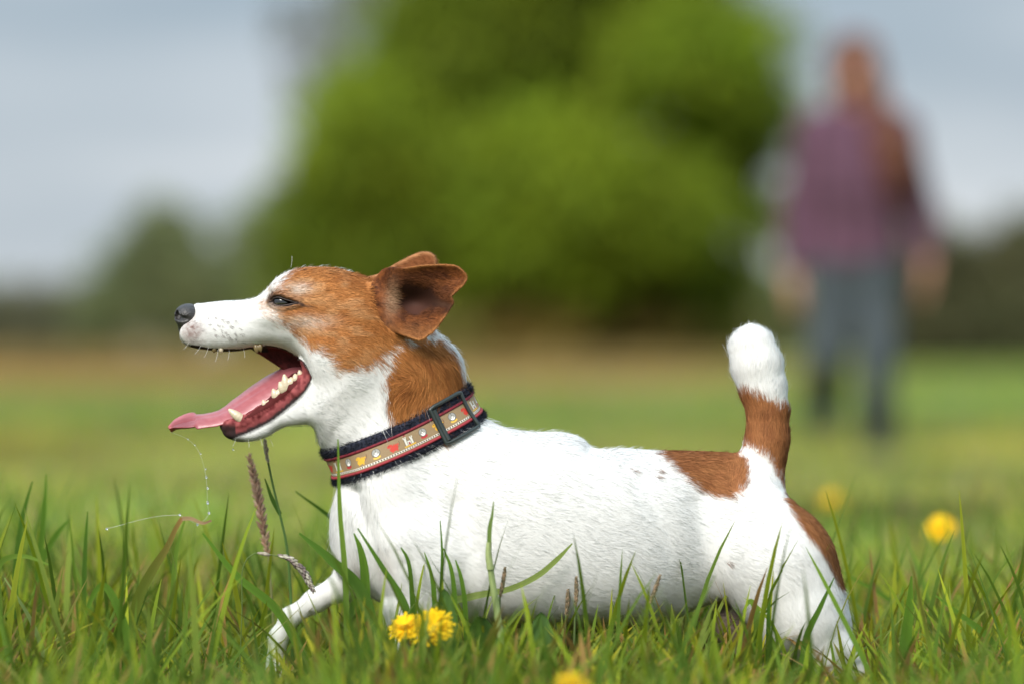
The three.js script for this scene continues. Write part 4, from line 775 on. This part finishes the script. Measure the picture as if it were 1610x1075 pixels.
  part('jeans', build((x, y, z) => max(smin(max(torso(x, y, z), y - Y(405)), legs(x, y, z), 0.05) - 0.012, y - Y(405)) + wrinkle(x, y, z), [-0.3, 0.05, -0.3], [0.3, Y(395), 0.3], 0.011, denim), vc(0.9), person);
  for (const leg of [legR, legL]) { const a = leg[2], b = leg[1]; part('boot', build((x, y, z) => smin(max(capsule(x, y, z, a, b) - 0.024, y - lerp(a[1], b[1], 0.62)), capsule(x, y, z, [a[0], a[1] - 0.03, a[2] - 0.01, 0.045], [a[0], a[1] - 0.04, a[2] + 0.15, 0.04]), 0.04), [a[0] - 0.14, a[1] - 0.12, a[2] - 0.2], [a[0] + 0.14, b[1] + 0.05, a[2] + 0.35], 0.01, () => [0.018, 0.022, 0.024]), vc(0.5), person); }
  const hair = (x, y, z) => {
    const [cx, cy, cz] = headC; let q = max(ellipsoid(x, y, z, [cx, cy + 0.03, cz - 0.025], [0.108, 0.118, 0.115]), -ellipsoid(x, y, z, [cx - 0.004, cy - 0.05, cz + 0.085], [0.054, 0.1, 0.075]));
    q = smin(q, chain(x, y, z, [[cx + 0.07, cy - 0.02, cz - 0.03, 0.045], [cx + 0.085, cy - 0.14, cz + 0.02, 0.05], J(1394, 215, 0.1, 0.075), J(1402, 262, 0.125, 0.07), J(1406, 305, 0.13, 0.04)], 0.03), 0.03);
    q = smin(q, chain(x, y, z, [[cx - 0.07, cy - 0.02, cz - 0.03, 0.035], [cx - 0.06, cy - 0.12, cz - 0.02, 0.035]], 0.02), 0.03);
    return q + 0.006 * sin(x * 260 + 8 * vnoise(x * 20, y * 14, z * 20));
  };
  part('hair', build(hair, [-0.2, Y(325), -0.2], [0.3, headC[1] + 0.17, 0.26], 0.007, (x, y, z) => mix3([0.07, 0.02, 0.008], [0.16, 0.05, 0.018], vnoise(x * 60, y * 10, z * 60))), vc(0.5), person);
  for (const s of [-1, 1]) { const g = new THREE.SphereGeometry(0.0115, 16, 12); g.translate(headC[0] + s * 0.031, headC[1] + 0.002, headC[2] + 0.076); part('eye', g, std([0.1, 0.08, 0.07], 0.2), person); }
}

// ---------------------------------------------------------------- plants that stand out, one by one
const rel = (root, v) => v.clone().sub(root.position);
// a ribbon leaf along points [x, y, zm, width] (traced x, y at depth zm metres)
function leafStrip(pts, root, col, tip, fold = 0.25) {
  const C = new THREE.CatmullRomCurve3(pts.map(([x, y, z]) => rel(root, Q(x, y, z)))), n = 28, out = { p: [], c: [], ix: [] };
  for (let i = 0; i <= n; i++) {
    const t = i / n, o = C.getPoint(t), T = C.getTangent(t), u = t * (pts.length - 1), j = min(floor(u), pts.length - 2), w = lerp(pts[j][3], pts[j + 1][3], u - j) / S * 0.5;
    const s = V3().crossVectors(T, V3(0.25, 0.1, 1)).normalize(), f = V3().crossVectors(s, T).normalize(), c = mix3(col, tip, t * t);
    const q = [o.clone().addScaledVector(s, -w), o.clone().addScaledVector(f, -w * fold), o.clone().addScaledVector(s, w)];
    q.forEach((v, k) => { out.p.push(v.x, v.y, v.z); out.c.push(...c.map((e) => e * [1.05, 0.88, 1][k])); });
  }
  for (let i = 0; i < n; i++) { const b = i * 3; out.ix.push(b, b + 1, b + 4, b, b + 4, b + 3, b + 1, b + 2, b + 5, b + 1, b + 5, b + 4); }
  return finish(out);
}
function stemTube(pts, root, r0, r1, col) {
  const C = new THREE.CatmullRomCurve3(pts.map(([x, y, z]) => rel(root, Q(x, y, z)))), n = 24, g = new THREE.TubeGeometry(C, n, 1, 7), p = g.attributes.position, c = [];
  for (let i = 0; i <= n; i++) { const o = C.getPointAt(i / n), k = lerp(r0, r1, i / n) / S; for (let j = 0; j <= 7; j++) { const q = i * 8 + j; p.setXYZ(q, o.x + (p.getX(q) - o.x) * k, o.y + (p.getY(q) - o.y) * k, o.z + (p.getZ(q) - o.z) * k); c.push(...col.map((v) => v * (0.85 + 0.3 * vnoise(i * 0.7, j * 0.6, 3)))); } }
  g.setAttribute('color', new THREE.Float32BufferAttribute(c, 3)); g.computeVertexNormals(); return g;
}
const stemMat = std(null, 0.7, { vertexColors: true, side: THREE.DoubleSide });
const footOf = (x, z) => { const q = Q(x, 1100, z); return [q.x, terrain(q.x, z), z]; };
const groundY = (z) => HOR + (CAM_H - terrain(0, z)) * S * CAM_D / (CAM_D - z);      // traced y of the ground at a depth
// single long blades: [foot x, [[x, y, width], ...], depth, colour index, label]
const G1 = [0.10, 0.20, 0.018], G2 = [0.075, 0.16, 0.016], G3 = [0.15, 0.25, 0.03], G4 = [0.22, 0.29, 0.09];
[
  [[[548, 0, 9], [542, 900, 9], [534, 800, 7], [531, 690, 2]], 0.10, G3, 'tall upright blade of grass crossing the left end of the collar'],
  [[[600, 0, 22], [570, 935, 20], [520, 880, 14], [470, 838, 3]], 0.09, G2, 'broad dark blade leaning left across the front of the chest'],
  [[[662, 0, 12], [640, 960, 11], [600, 890, 8], [562, 830, 2]], 0.10, G2, 'dark blade leaning left before the shoulder'],
  [[[575, 0, 16], [573, 900, 14], [566, 862, 9], [556, 838, 2]], 0.085, G1, 'short broad blade in front of the breast'],
  [[[650, 0, 8], [648, 940, 8], [641, 880, 6], [630, 860, 2]], 0.085, G2, 'thin blade left of the dandelions, tip against the white fur'],
  [[[684, 0, 9], [682, 930, 8], [676, 895, 5], [667, 868, 1.5]], 0.08, G1, 'thin blade above the dandelions leaning slightly left'],
  [[[694, 0, 6], [694, 920, 6], [695, 870, 4], [692, 818, 1.5]], 0.08, G2, 'straight thin blade rising above the dandelions'],
  [[[716, 0, 8], [714, 930, 8], [708, 890, 6], [697, 862, 2]], 0.09, G1, 'curved thin blade right of the dandelions'],
  [[[733, 0, 8], [731, 950, 8], [724, 905, 6], [716, 880, 2]], 0.09, G1, 'thin blade just left of the tall pale stalk'],
  [[[1180, 0, 15], [1192, 1010, 15], [1188, 955, 11], [1180, 945, 8], [1168, 962, 2]], 0.09, G3, 'bent bright blade under the groin of the dog'],
  [[[1256, 0, 12], [1268, 1005, 11], [1290, 955, 8], [1312, 908, 1.5]], 0.09, G2, 'dark blade leaning right across the hind leg'],
  [[[1208, 0, 7], [1208, 1000, 7], [1213, 930, 5], [1231, 896, 1.5]], 0.08, G2, 'thin dark blade left of the hind leg'],
  [[[1420, 0, 20], [1424, 1020, 20], [1430, 960, 14], [1434, 905, 3]], 0.06, G1, 'broad upright blade right of the hind paw'],
  [[[1408, 0, 14], [1414, 990, 12], [1418, 945, 8], [1420, 922, 2]], -0.08, G3, 'paler blade beside the broad upright one'],
  [[[1590, 0, 12], [1560, 1010, 12], [1515, 970, 9], [1472, 936, 2]], 0.02, G1, 'blade leaning far left at the right edge'],
  [[[1350, 0, 14], [1460, 1000, 13], [1395, 940, 9], [1325, 900, 3]], -0.2, G1, 'soft long blade sloping down from behind the rump'],
  [[[520, 0, 15], [440, 965, 14], [372, 905, 11], [318, 838, 3]], 0.03, G1, 'long arching blade under the dripping saliva'],
  [[[60, 0, 12], [60, 900, 12], [68, 810, 8], [72, 745, 2]], -0.12, G1, 'tall upright blade at the left edge'],
  [[[20, 0, 10], [26, 870, 10], [38, 800, 7], [50, 756, 2]], -0.1, G2, 'dark tall blade nearest the left edge'],
  [[[10, 0, 9], [0, 885, 9], [34, 874, 7], [78, 888, 2]], -0.02, G3, 'drooping blade arching at the left edge'],
  [[[70, 0, 9], [72, 1050, 9], [50, 980, 7], [6, 908, 2]], 0.04, G4, 'pale thin blade slanting to the left edge'],
  [[[70, 0, 12], [60, 900, 12], [88, 840, 9], [110, 815, 2]], -0.15, G1, 'blade leaning right near the left edge'],
  [[[130, 0, 8], [132, 900, 8], [134, 850, 6], [137, 804, 1.5]], -0.06, G2, 'thin straight blade with a tip above the left grass'],
  [[[268, 0, 9], [272, 920, 9], [278, 860, 7], [290, 816, 2]], -0.04, G3, 'slender blade behind the yellowing one'],
  [[[520, 0, 12], [560, 860, 11], [530, 822, 8], [464, 772, 2]], -0.10, G2, 'dark short blade pointing left at the chest'],
  [[[180, 0, 16], [200, 1010, 15], [160, 920, 10], [118, 1000, 2]], 0.12, G1, 'folded blade in the lower left grass'],
].forEach(([pts, z, col, label]) => {
  const q = pts.map((p) => [p[0], p[1] || groundY(z), z, p[2]]), o = thing('grass_plant', label, 'grass', [Q(q[0][0], q[0][1], z).x, terrain(0, z), z], 'single long blades of grass');
  part('blade', leafStrip(q, o, col, col.map((v) => v * 1.3)), leafMat, o);
});
{ // yellowing blade
  const z = 0.0, gy = groundY(z), o = thing('yellowing_grass', 'yellowing blade of grass bent over at the top, left of the dripping saliva', 'grass blade', footOf(200, z));
  part('leaf', leafStrip([[196, gy, z, 16], [214, 950, z, 17], [238, 898, z, 15], [262, 860, z, 10], [277, 828, z, 7], [286, 814, z, 7]], o, [0.12, 0.17, 0.015], [0.42, 0.22, 0.08]), leafMat, o).userData.label = 'leaf turning from green to yellow and tan';
  part('dry_tip', leafStrip([[285, 815, z, 7], [300, 815, z + 0.004, 6], [318, 822, z + 0.006, 5], [332, 818, z + 0.008, 3]], o, [0.4, 0.27, 0.14], [0.35, 0.22, 0.12]), leafMat, o);
}
{ // tall pale stalk with a sheath and a leaf
  const z = 0.115, gy = groundY(z), o = thing('grass_stalk', 'tall pale green grass stalk with a sheath standing before the belly', 'grass stalk', footOf(792, z)), pale = [0.26, 0.33, 0.12];
  part('stem', stemTube([[796, gy, z], [790, 1060, z], [784, 980, z], [772, 900, z], [768, 865, z]], o, 7.5, 4.6, pale), stemMat, o);
  part('sheath', stemTube([[771, 895, z + 0.001], [768, 870, z + 0.001], [769, 852, z + 0.001]], o, 5.8, 4.2, [0.3, 0.36, 0.14]), stemMat, o);
  part('leaf', leafStrip([[769, 856, z, 7], [770, 830, z, 7], [774, 808, z, 4], [776, 788, z, 1.5]], o, [0.17, 0.26, 0.06], [0.2, 0.28, 0.08]), leafMat, o);
}
{ // long pale leaf behind the stalk
  const z = 0.08, o = thing('pale_leaf', 'long pale yellow-green leaf arching up to the right across the belly', 'grass blade', footOf(690, z));
  part('leaf', leafStrip([[640, groundY(z), z, 10], [680, 960, z, 12], [740, 938, z, 11], [800, 926, z, 9], [845, 905, z, 9], [875, 880, z, 8], [900, 854, z, 2]], o, [0.26, 0.33, 0.09], [0.24, 0.33, 0.07]), leafMat, o);
}
// flowering grasses
function spikelets(root, pts, n, len, rad, cols, seed, droop = 0.5) {
  const C = new THREE.CatmullRomCurve3(pts.map(([x, y, z]) => rel(root, Q(x, y, z)))), r = RNG(seed), gs = [];
  for (let i = 0; i < n; i++) {
    const t = i / n, o = C.getPointAt(t), T = C.getTangentAt(t), a = i * 2.4 + r(), s = V3(cos(a), 0.2, sin(a)); s.addScaledVector(T, -s.dot(T)).normalize();
    const dir = s.multiplyScalar(droop).addScaledVector(T, 1).normalize(), k = sin(PI * clamp(t * 0.85 + 0.14)), L = len * (0.6 + 0.6 * k) / S, g = new THREE.SphereGeometry(1, 6, 5); g.scale(rad / S * (0.6 + 0.5 * k), L * 0.5, rad / S * (0.6 + 0.5 * k)); g.translate(0, L * 0.45, 0);
    g.applyQuaternion(new THREE.Quaternion().setFromUnitVectors(V3(0, 1, 0), dir)); g.translate(o.x, o.y, o.z);
    const c = cols[floor(r() * cols.length)], b = 0.75 + 0.5 * r(), n2 = g.attributes.position.count, cc = new Float32Array(n2 * 3); for (let q = 0; q < n2; q++) cc.set(c.map((v) => v * b), q * 3); g.setAttribute('color', new THREE.BufferAttribute(cc, 3)); gs.push(g);
  }
  return mergeGeometries(gs);
}
{
  const z = -0.07, o = thing('flowering_grass', 'grass with a slender reddish brown flower spike under the chin of the dog', 'flowering grass', footOf(426, z));
  part('stem', stemTube([[432, groundY(z), z], [428, 960, z], [421, 870, z], [412, 810, z]], o, 2.2, 1.4, [0.2, 0.2, 0.08]), stemMat, o);
  part('flower_spike', spikelets(o, [[421, 872, z], [412, 822, z], [402, 765, z], [391, 716, z]], 80, 15, 2.2, [[0.42, 0.25, 0.17], [0.46, 0.31, 0.22], [0.33, 0.19, 0.13]], 31, 0.75), stemMat, o);
}
{
  const z = -0.03, o = thing('flowering_grass', 'thin dark green stem with a narrow leaf and pale tip right of the reddish spike', 'flowering grass', footOf(455, z));
  part('stem', stemTube([[462, groundY(z), z], [452, 870, z], [440, 810, z], [428, 760, z], [416, 700, z]], o, 3, 1.6, [0.055, 0.12, 0.02]), stemMat, o);
  part('flower_spike', spikelets(o, [[421, 728, z], [416, 692, z]], 12, 10, 2.6, [[0.45, 0.34, 0.26], [0.5, 0.42, 0.33]], 32, 0.25), stemMat, o);
  part('leaf', leafStrip([[440, 808, z, 7], [428, 785, z, 7], [416, 752, z, 2]], o, [0.05, 0.12, 0.015], [0.09, 0.15, 0.02]), leafMat, o);
}
{
  const z = 0.06, o = thing('flowering_grass', 'grass with a drooping grey seed head before the far foreleg', 'flowering grass', footOf(396, z));
  part('stem', stemTube([[372, groundY(z), z], [380, 960, z], [382, 890, z], [394, 872, z], [408, 869, z], [440, 875, z]], o, 0.9, 0.8, [0.10, 0.15, 0.03]), stemMat, o);
  part('flower_spike', spikelets(o, [[436, 872, z], [455, 880, z], [474, 896, z], [486, 916, z], [492, 928, z]], 70, 12, 2.6, [[0.3, 0.27, 0.21], [0.4, 0.37, 0.3], [0.17, 0.13, 0.12]], 33, 0.5), stemMat, o);
  part('seed_knot', spikelets(o, [[404, 869, z], [420, 872, z]], 14, 9, 2.6, [[0.24, 0.2, 0.15], [0.3, 0.26, 0.2]], 36, 0.3), stemMat, o);
}
[[906, 908, 905, 950, 0.07, 'dark plantain spike standing before the belly right of the stalk'], [794, 893, 786, 935, 0.1, 'small brown seed spike just right of the tall pale stalk'], [893, 928, 890, 965, 0.06, 'short brown seed spike beside the dark plantain spike'], [1038, 905, 1020, 950, 0.12, 'blurred reddish seed spike before the flank of the dog']].forEach(([x1, y1, x0, y0, z, label], i) => {
  const o = thing('seed_spike', label, 'seed spike', footOf(x0, z), 'small dark seed spikes');
  part('stem', stemTube([[x0 - 4, groundY(z), z], [x0 - 2, 1010, z], [x0, y0, z]], o, 2, 1.6, [0.08, 0.12, 0.03]), stemMat, o);
  part('flower_spike', spikelets(o, [[x0, y0 + 4, z], [(x0 + x1) / 2 + 1, (y0 + y1) / 2, z], [x1, y1, z]], 40, 7, 2.0, [[0.16, 0.115, 0.06], [0.24, 0.16, 0.09], [0.11, 0.09, 0.045]], 50 + i, 0.4), stemMat, o);
});
// dandelions
const petal = phys([0.90, 0.60, 0.008], 0.75, { transmission: 0.25, side: THREE.DoubleSide, specularIntensity: 0.3 }), sepal = std([0.06, 0.11, 0.025], 0.7);
function dandelion(label, x, y, z, size, tilt, az, seed, group) {       // size: flower width in metres
  const q = Q(x, y, z), gy = terrain(q.x, z), o = thing('dandelion', label, 'flower', [q.x, gy, z], group), top = V3(0, q.y - gy, 0), r = RNG(seed);
  const C = new THREE.CatmullRomCurve3([V3(0.006, -0.005, -0.004), V3(0.004, top.y * 0.5, 0), top]); part('stem', new THREE.TubeGeometry(C, 12, 0.0016, 7), std([0.16, 0.2, 0.07], 0.6), o);
  const out = { p: [], ix: [] }, R = size / 2, e = new THREE.Euler(tilt * cos(az), 0, tilt * sin(az)), put = (v) => { v.applyEuler(e).add(top); out.p.push(v.x, v.y, v.z); return out.p.length / 3 - 1; };
  for (let ring = 0; ring < 5; ring++) { const n = 30 - ring * 4, el = -0.05 + ring * 0.15; for (let i = 0; i < n; i++) {
    const a = (i + r() * 0.6) / n * 2 * PI + ring, L = R * (1 - ring * 0.085) * (0.78 + 0.36 * r()), w = R * 0.07, d = V3(cos(a) * cos(el), sin(el), sin(a) * cos(el)), s = V3(-sin(a), 0, cos(a)), b = V3(0, 0.0015 + ring * 0.0004, 0);
    const A = [0, 0.55, 0.95, 1.0].map((t, j) => { const c = b.clone().addScaledVector(d, L * t); c.y -= R * 0.16 * t * t * (ring < 3 ? 1 : -0.1); return [put(c.clone().addScaledVector(s, -w * [0.5, 1, 1, 0.5][j])), put(c.addScaledVector(s, w * [0.5, 1, 1, 0.5][j]))]; });
    for (let j = 0; j < 3; j++) out.ix.push(A[j][0], A[j][1], A[j + 1][1], A[j][0], A[j + 1][1], A[j + 1][0]);
  } }
  const g = new THREE.BufferGeometry(); g.setAttribute('position', new THREE.Float32BufferAttribute(out.p, 3)); g.setIndex(out.ix); g.computeVertexNormals(); part('petals', g, petal, o);
  const cup = new THREE.LatheGeometry([[0.0016, -0.011], [0.0045, -0.009], [0.0062, -0.003], [0.0056, 0.002], [0.003, 0.002]].map(([a, b]) => new THREE.Vector2(a * size / 0.035, b * size / 0.035)), 14); cup.applyMatrix4(new THREE.Matrix4().makeRotationFromEuler(e)); cup.translate(0, top.y, 0); part('sepals', cup, sepal, o);
}
dandelion('yellow dandelion, left one of the pair before the chest', 638, 988, 0.17, 0.026, 0.55, 0.4, 1, 'pair of dandelions before the chest');
dandelion('yellow dandelion, right and larger one of the pair before the chest', 680, 986, 0.185, 0.030, 1.0, 0.2, 2, 'pair of dandelions before the chest');
dandelion('blurred dandelion in the grass right of the rump', 1480, 830, -0.95, 0.032, 0.6, 0.3, 3);
dandelion('faint blurred dandelion just right of the tail', 1309, 789, -2.6, 0.034, 0.6, 0, 4);
dandelion('very blurred dandelion top at the bottom edge', 897, 1082, 0.55, 0.026, 0.3, 1, 5);
dandelion('small yellow dandelion bud under the pair before the chest', 648, 1016, 0.16, 0.007, 0.2, 1, 6);
// broad leaves before the chest
function broadLeaf(pts, width, root, seed) {
  const C = new THREE.CatmullRomCurve3(pts.map(([x, y, z]) => rel(root, Q(x, y, z)))), n = 20, m = 8, out = { p: [], c: [], ix: [] };
  for (let i = 0; i <= n; i++) { const t = i / n, o = C.getPoint(t), T = C.getTangent(t), s = V3().crossVectors(T, V3(0.3, 0.2, 1)).normalize(), f = V3().crossVectors(s, T).normalize(), w = width / S * 0.5 * sqrt(max(0, sin(PI * (0.08 + 0.92 * t)))) * (0.75 + 0.4 * t);
    for (let k = 0; k <= m; k++) { const u = k / m * 2 - 1, v = o.clone().addScaledVector(s, u * w).addScaledVector(f, -w * 0.3 * (1 - u * u) + 0.0008 * sin(t * 26 + abs(u) * 7)); out.p.push(v.x, v.y, v.z); const b = (abs(u) < 0.1 ? 1.5 : 1) * (0.85 + 0.3 * vnoise(t * 9, u * 4, seed)); out.c.push(0.07 * b, 0.145 * b, 0.03 * b); } }
  for (let i = 0; i < n; i++) for (let k = 0; k < m; k++) { const a = i * (m + 1) + k; out.ix.push(a, a + 1, a + m + 2, a, a + m + 2, a + m + 1); }
  return finish(out);
}
{
  const z = 0.13, o = thing('broad_leaf_plant', 'low plant with rounded dark green leaves right of the dandelions', 'plant', footOf(740, z)), gy = groundY(z);
  for (const [pts, w] of [[[[715, gy, z], [705, 1000, z], [698, 925, z - 0.01]], 32], [[[760, gy, z], [762, 1040, z + 0.01], [752, 968, z + 0.02]], 54], [[[740, gy, z], [728, 1050, z + 0.02], [700, 1010, z + 0.05]], 44], [[[860, gy, z], [855, 1030, z], [850, 962, z - 0.01]], 40]]) part('leaf', broadLeaf(pts, w, o, w), leafMat, o);
}
// saliva
{
  const z = 0.0, o = thing('saliva_thread', 'thin thread of saliva with droplets hanging from the tongue to the grass', 'saliva', [Q(300, 830, z).x, Q(300, 830, z).y, z]);
  const wet = phys([0.93, 0.95, 0.95], 0.04, { transmission: 0.85, thickness: 0.001, ior: 1.34 }), run = (pts, r) => new THREE.TubeGeometry(new THREE.CatmullRomCurve3(pts.map(([x, y]) => rel(o, Q(x, y, z)))), 40, r / S, 5);
  part('thread', mergeGeometries([run([[268, 679], [282, 684], [296, 691], [310, 706], [318, 726], [323, 748], [325, 770], [326, 795], [329, 806]], 0.11), run([[329, 807], [322, 816], [311, 823], [300, 819], [282, 809]], 0.15), run([[282, 809], [250, 811], [215, 818], [190, 825], [166, 831]], 0.17)]), std([0.72, 0.74, 0.72], 0.3), o);
  for (const [x, y, r, l] of [[295, 690, 1.5, 1], [306, 699, 1.3, 1], [315, 713, 1.4, 1.2], [323, 737, 1.5, 1.3], [324, 750, 2.2, 1.3], [326, 767, 2.1, 1.4], [326, 790, 2.6, 1.5], [328, 806, 2.8, 1], [310, 824, 2.6, 1], [282, 809, 2.6, 1], [167, 831, 2.4, 1], [366, 706, 1.6, 1.2]]) { const g = new THREE.SphereGeometry(r * 0.8 / S, 10, 8); g.scale(1, l, 1); const q = rel(o, Q(x, y, z)); g.translate(q.x, q.y, q.z); part('droplet', g, wet, o); }
}
scene.updateMatrixWorld(true);
renderer.render(scene, camera);
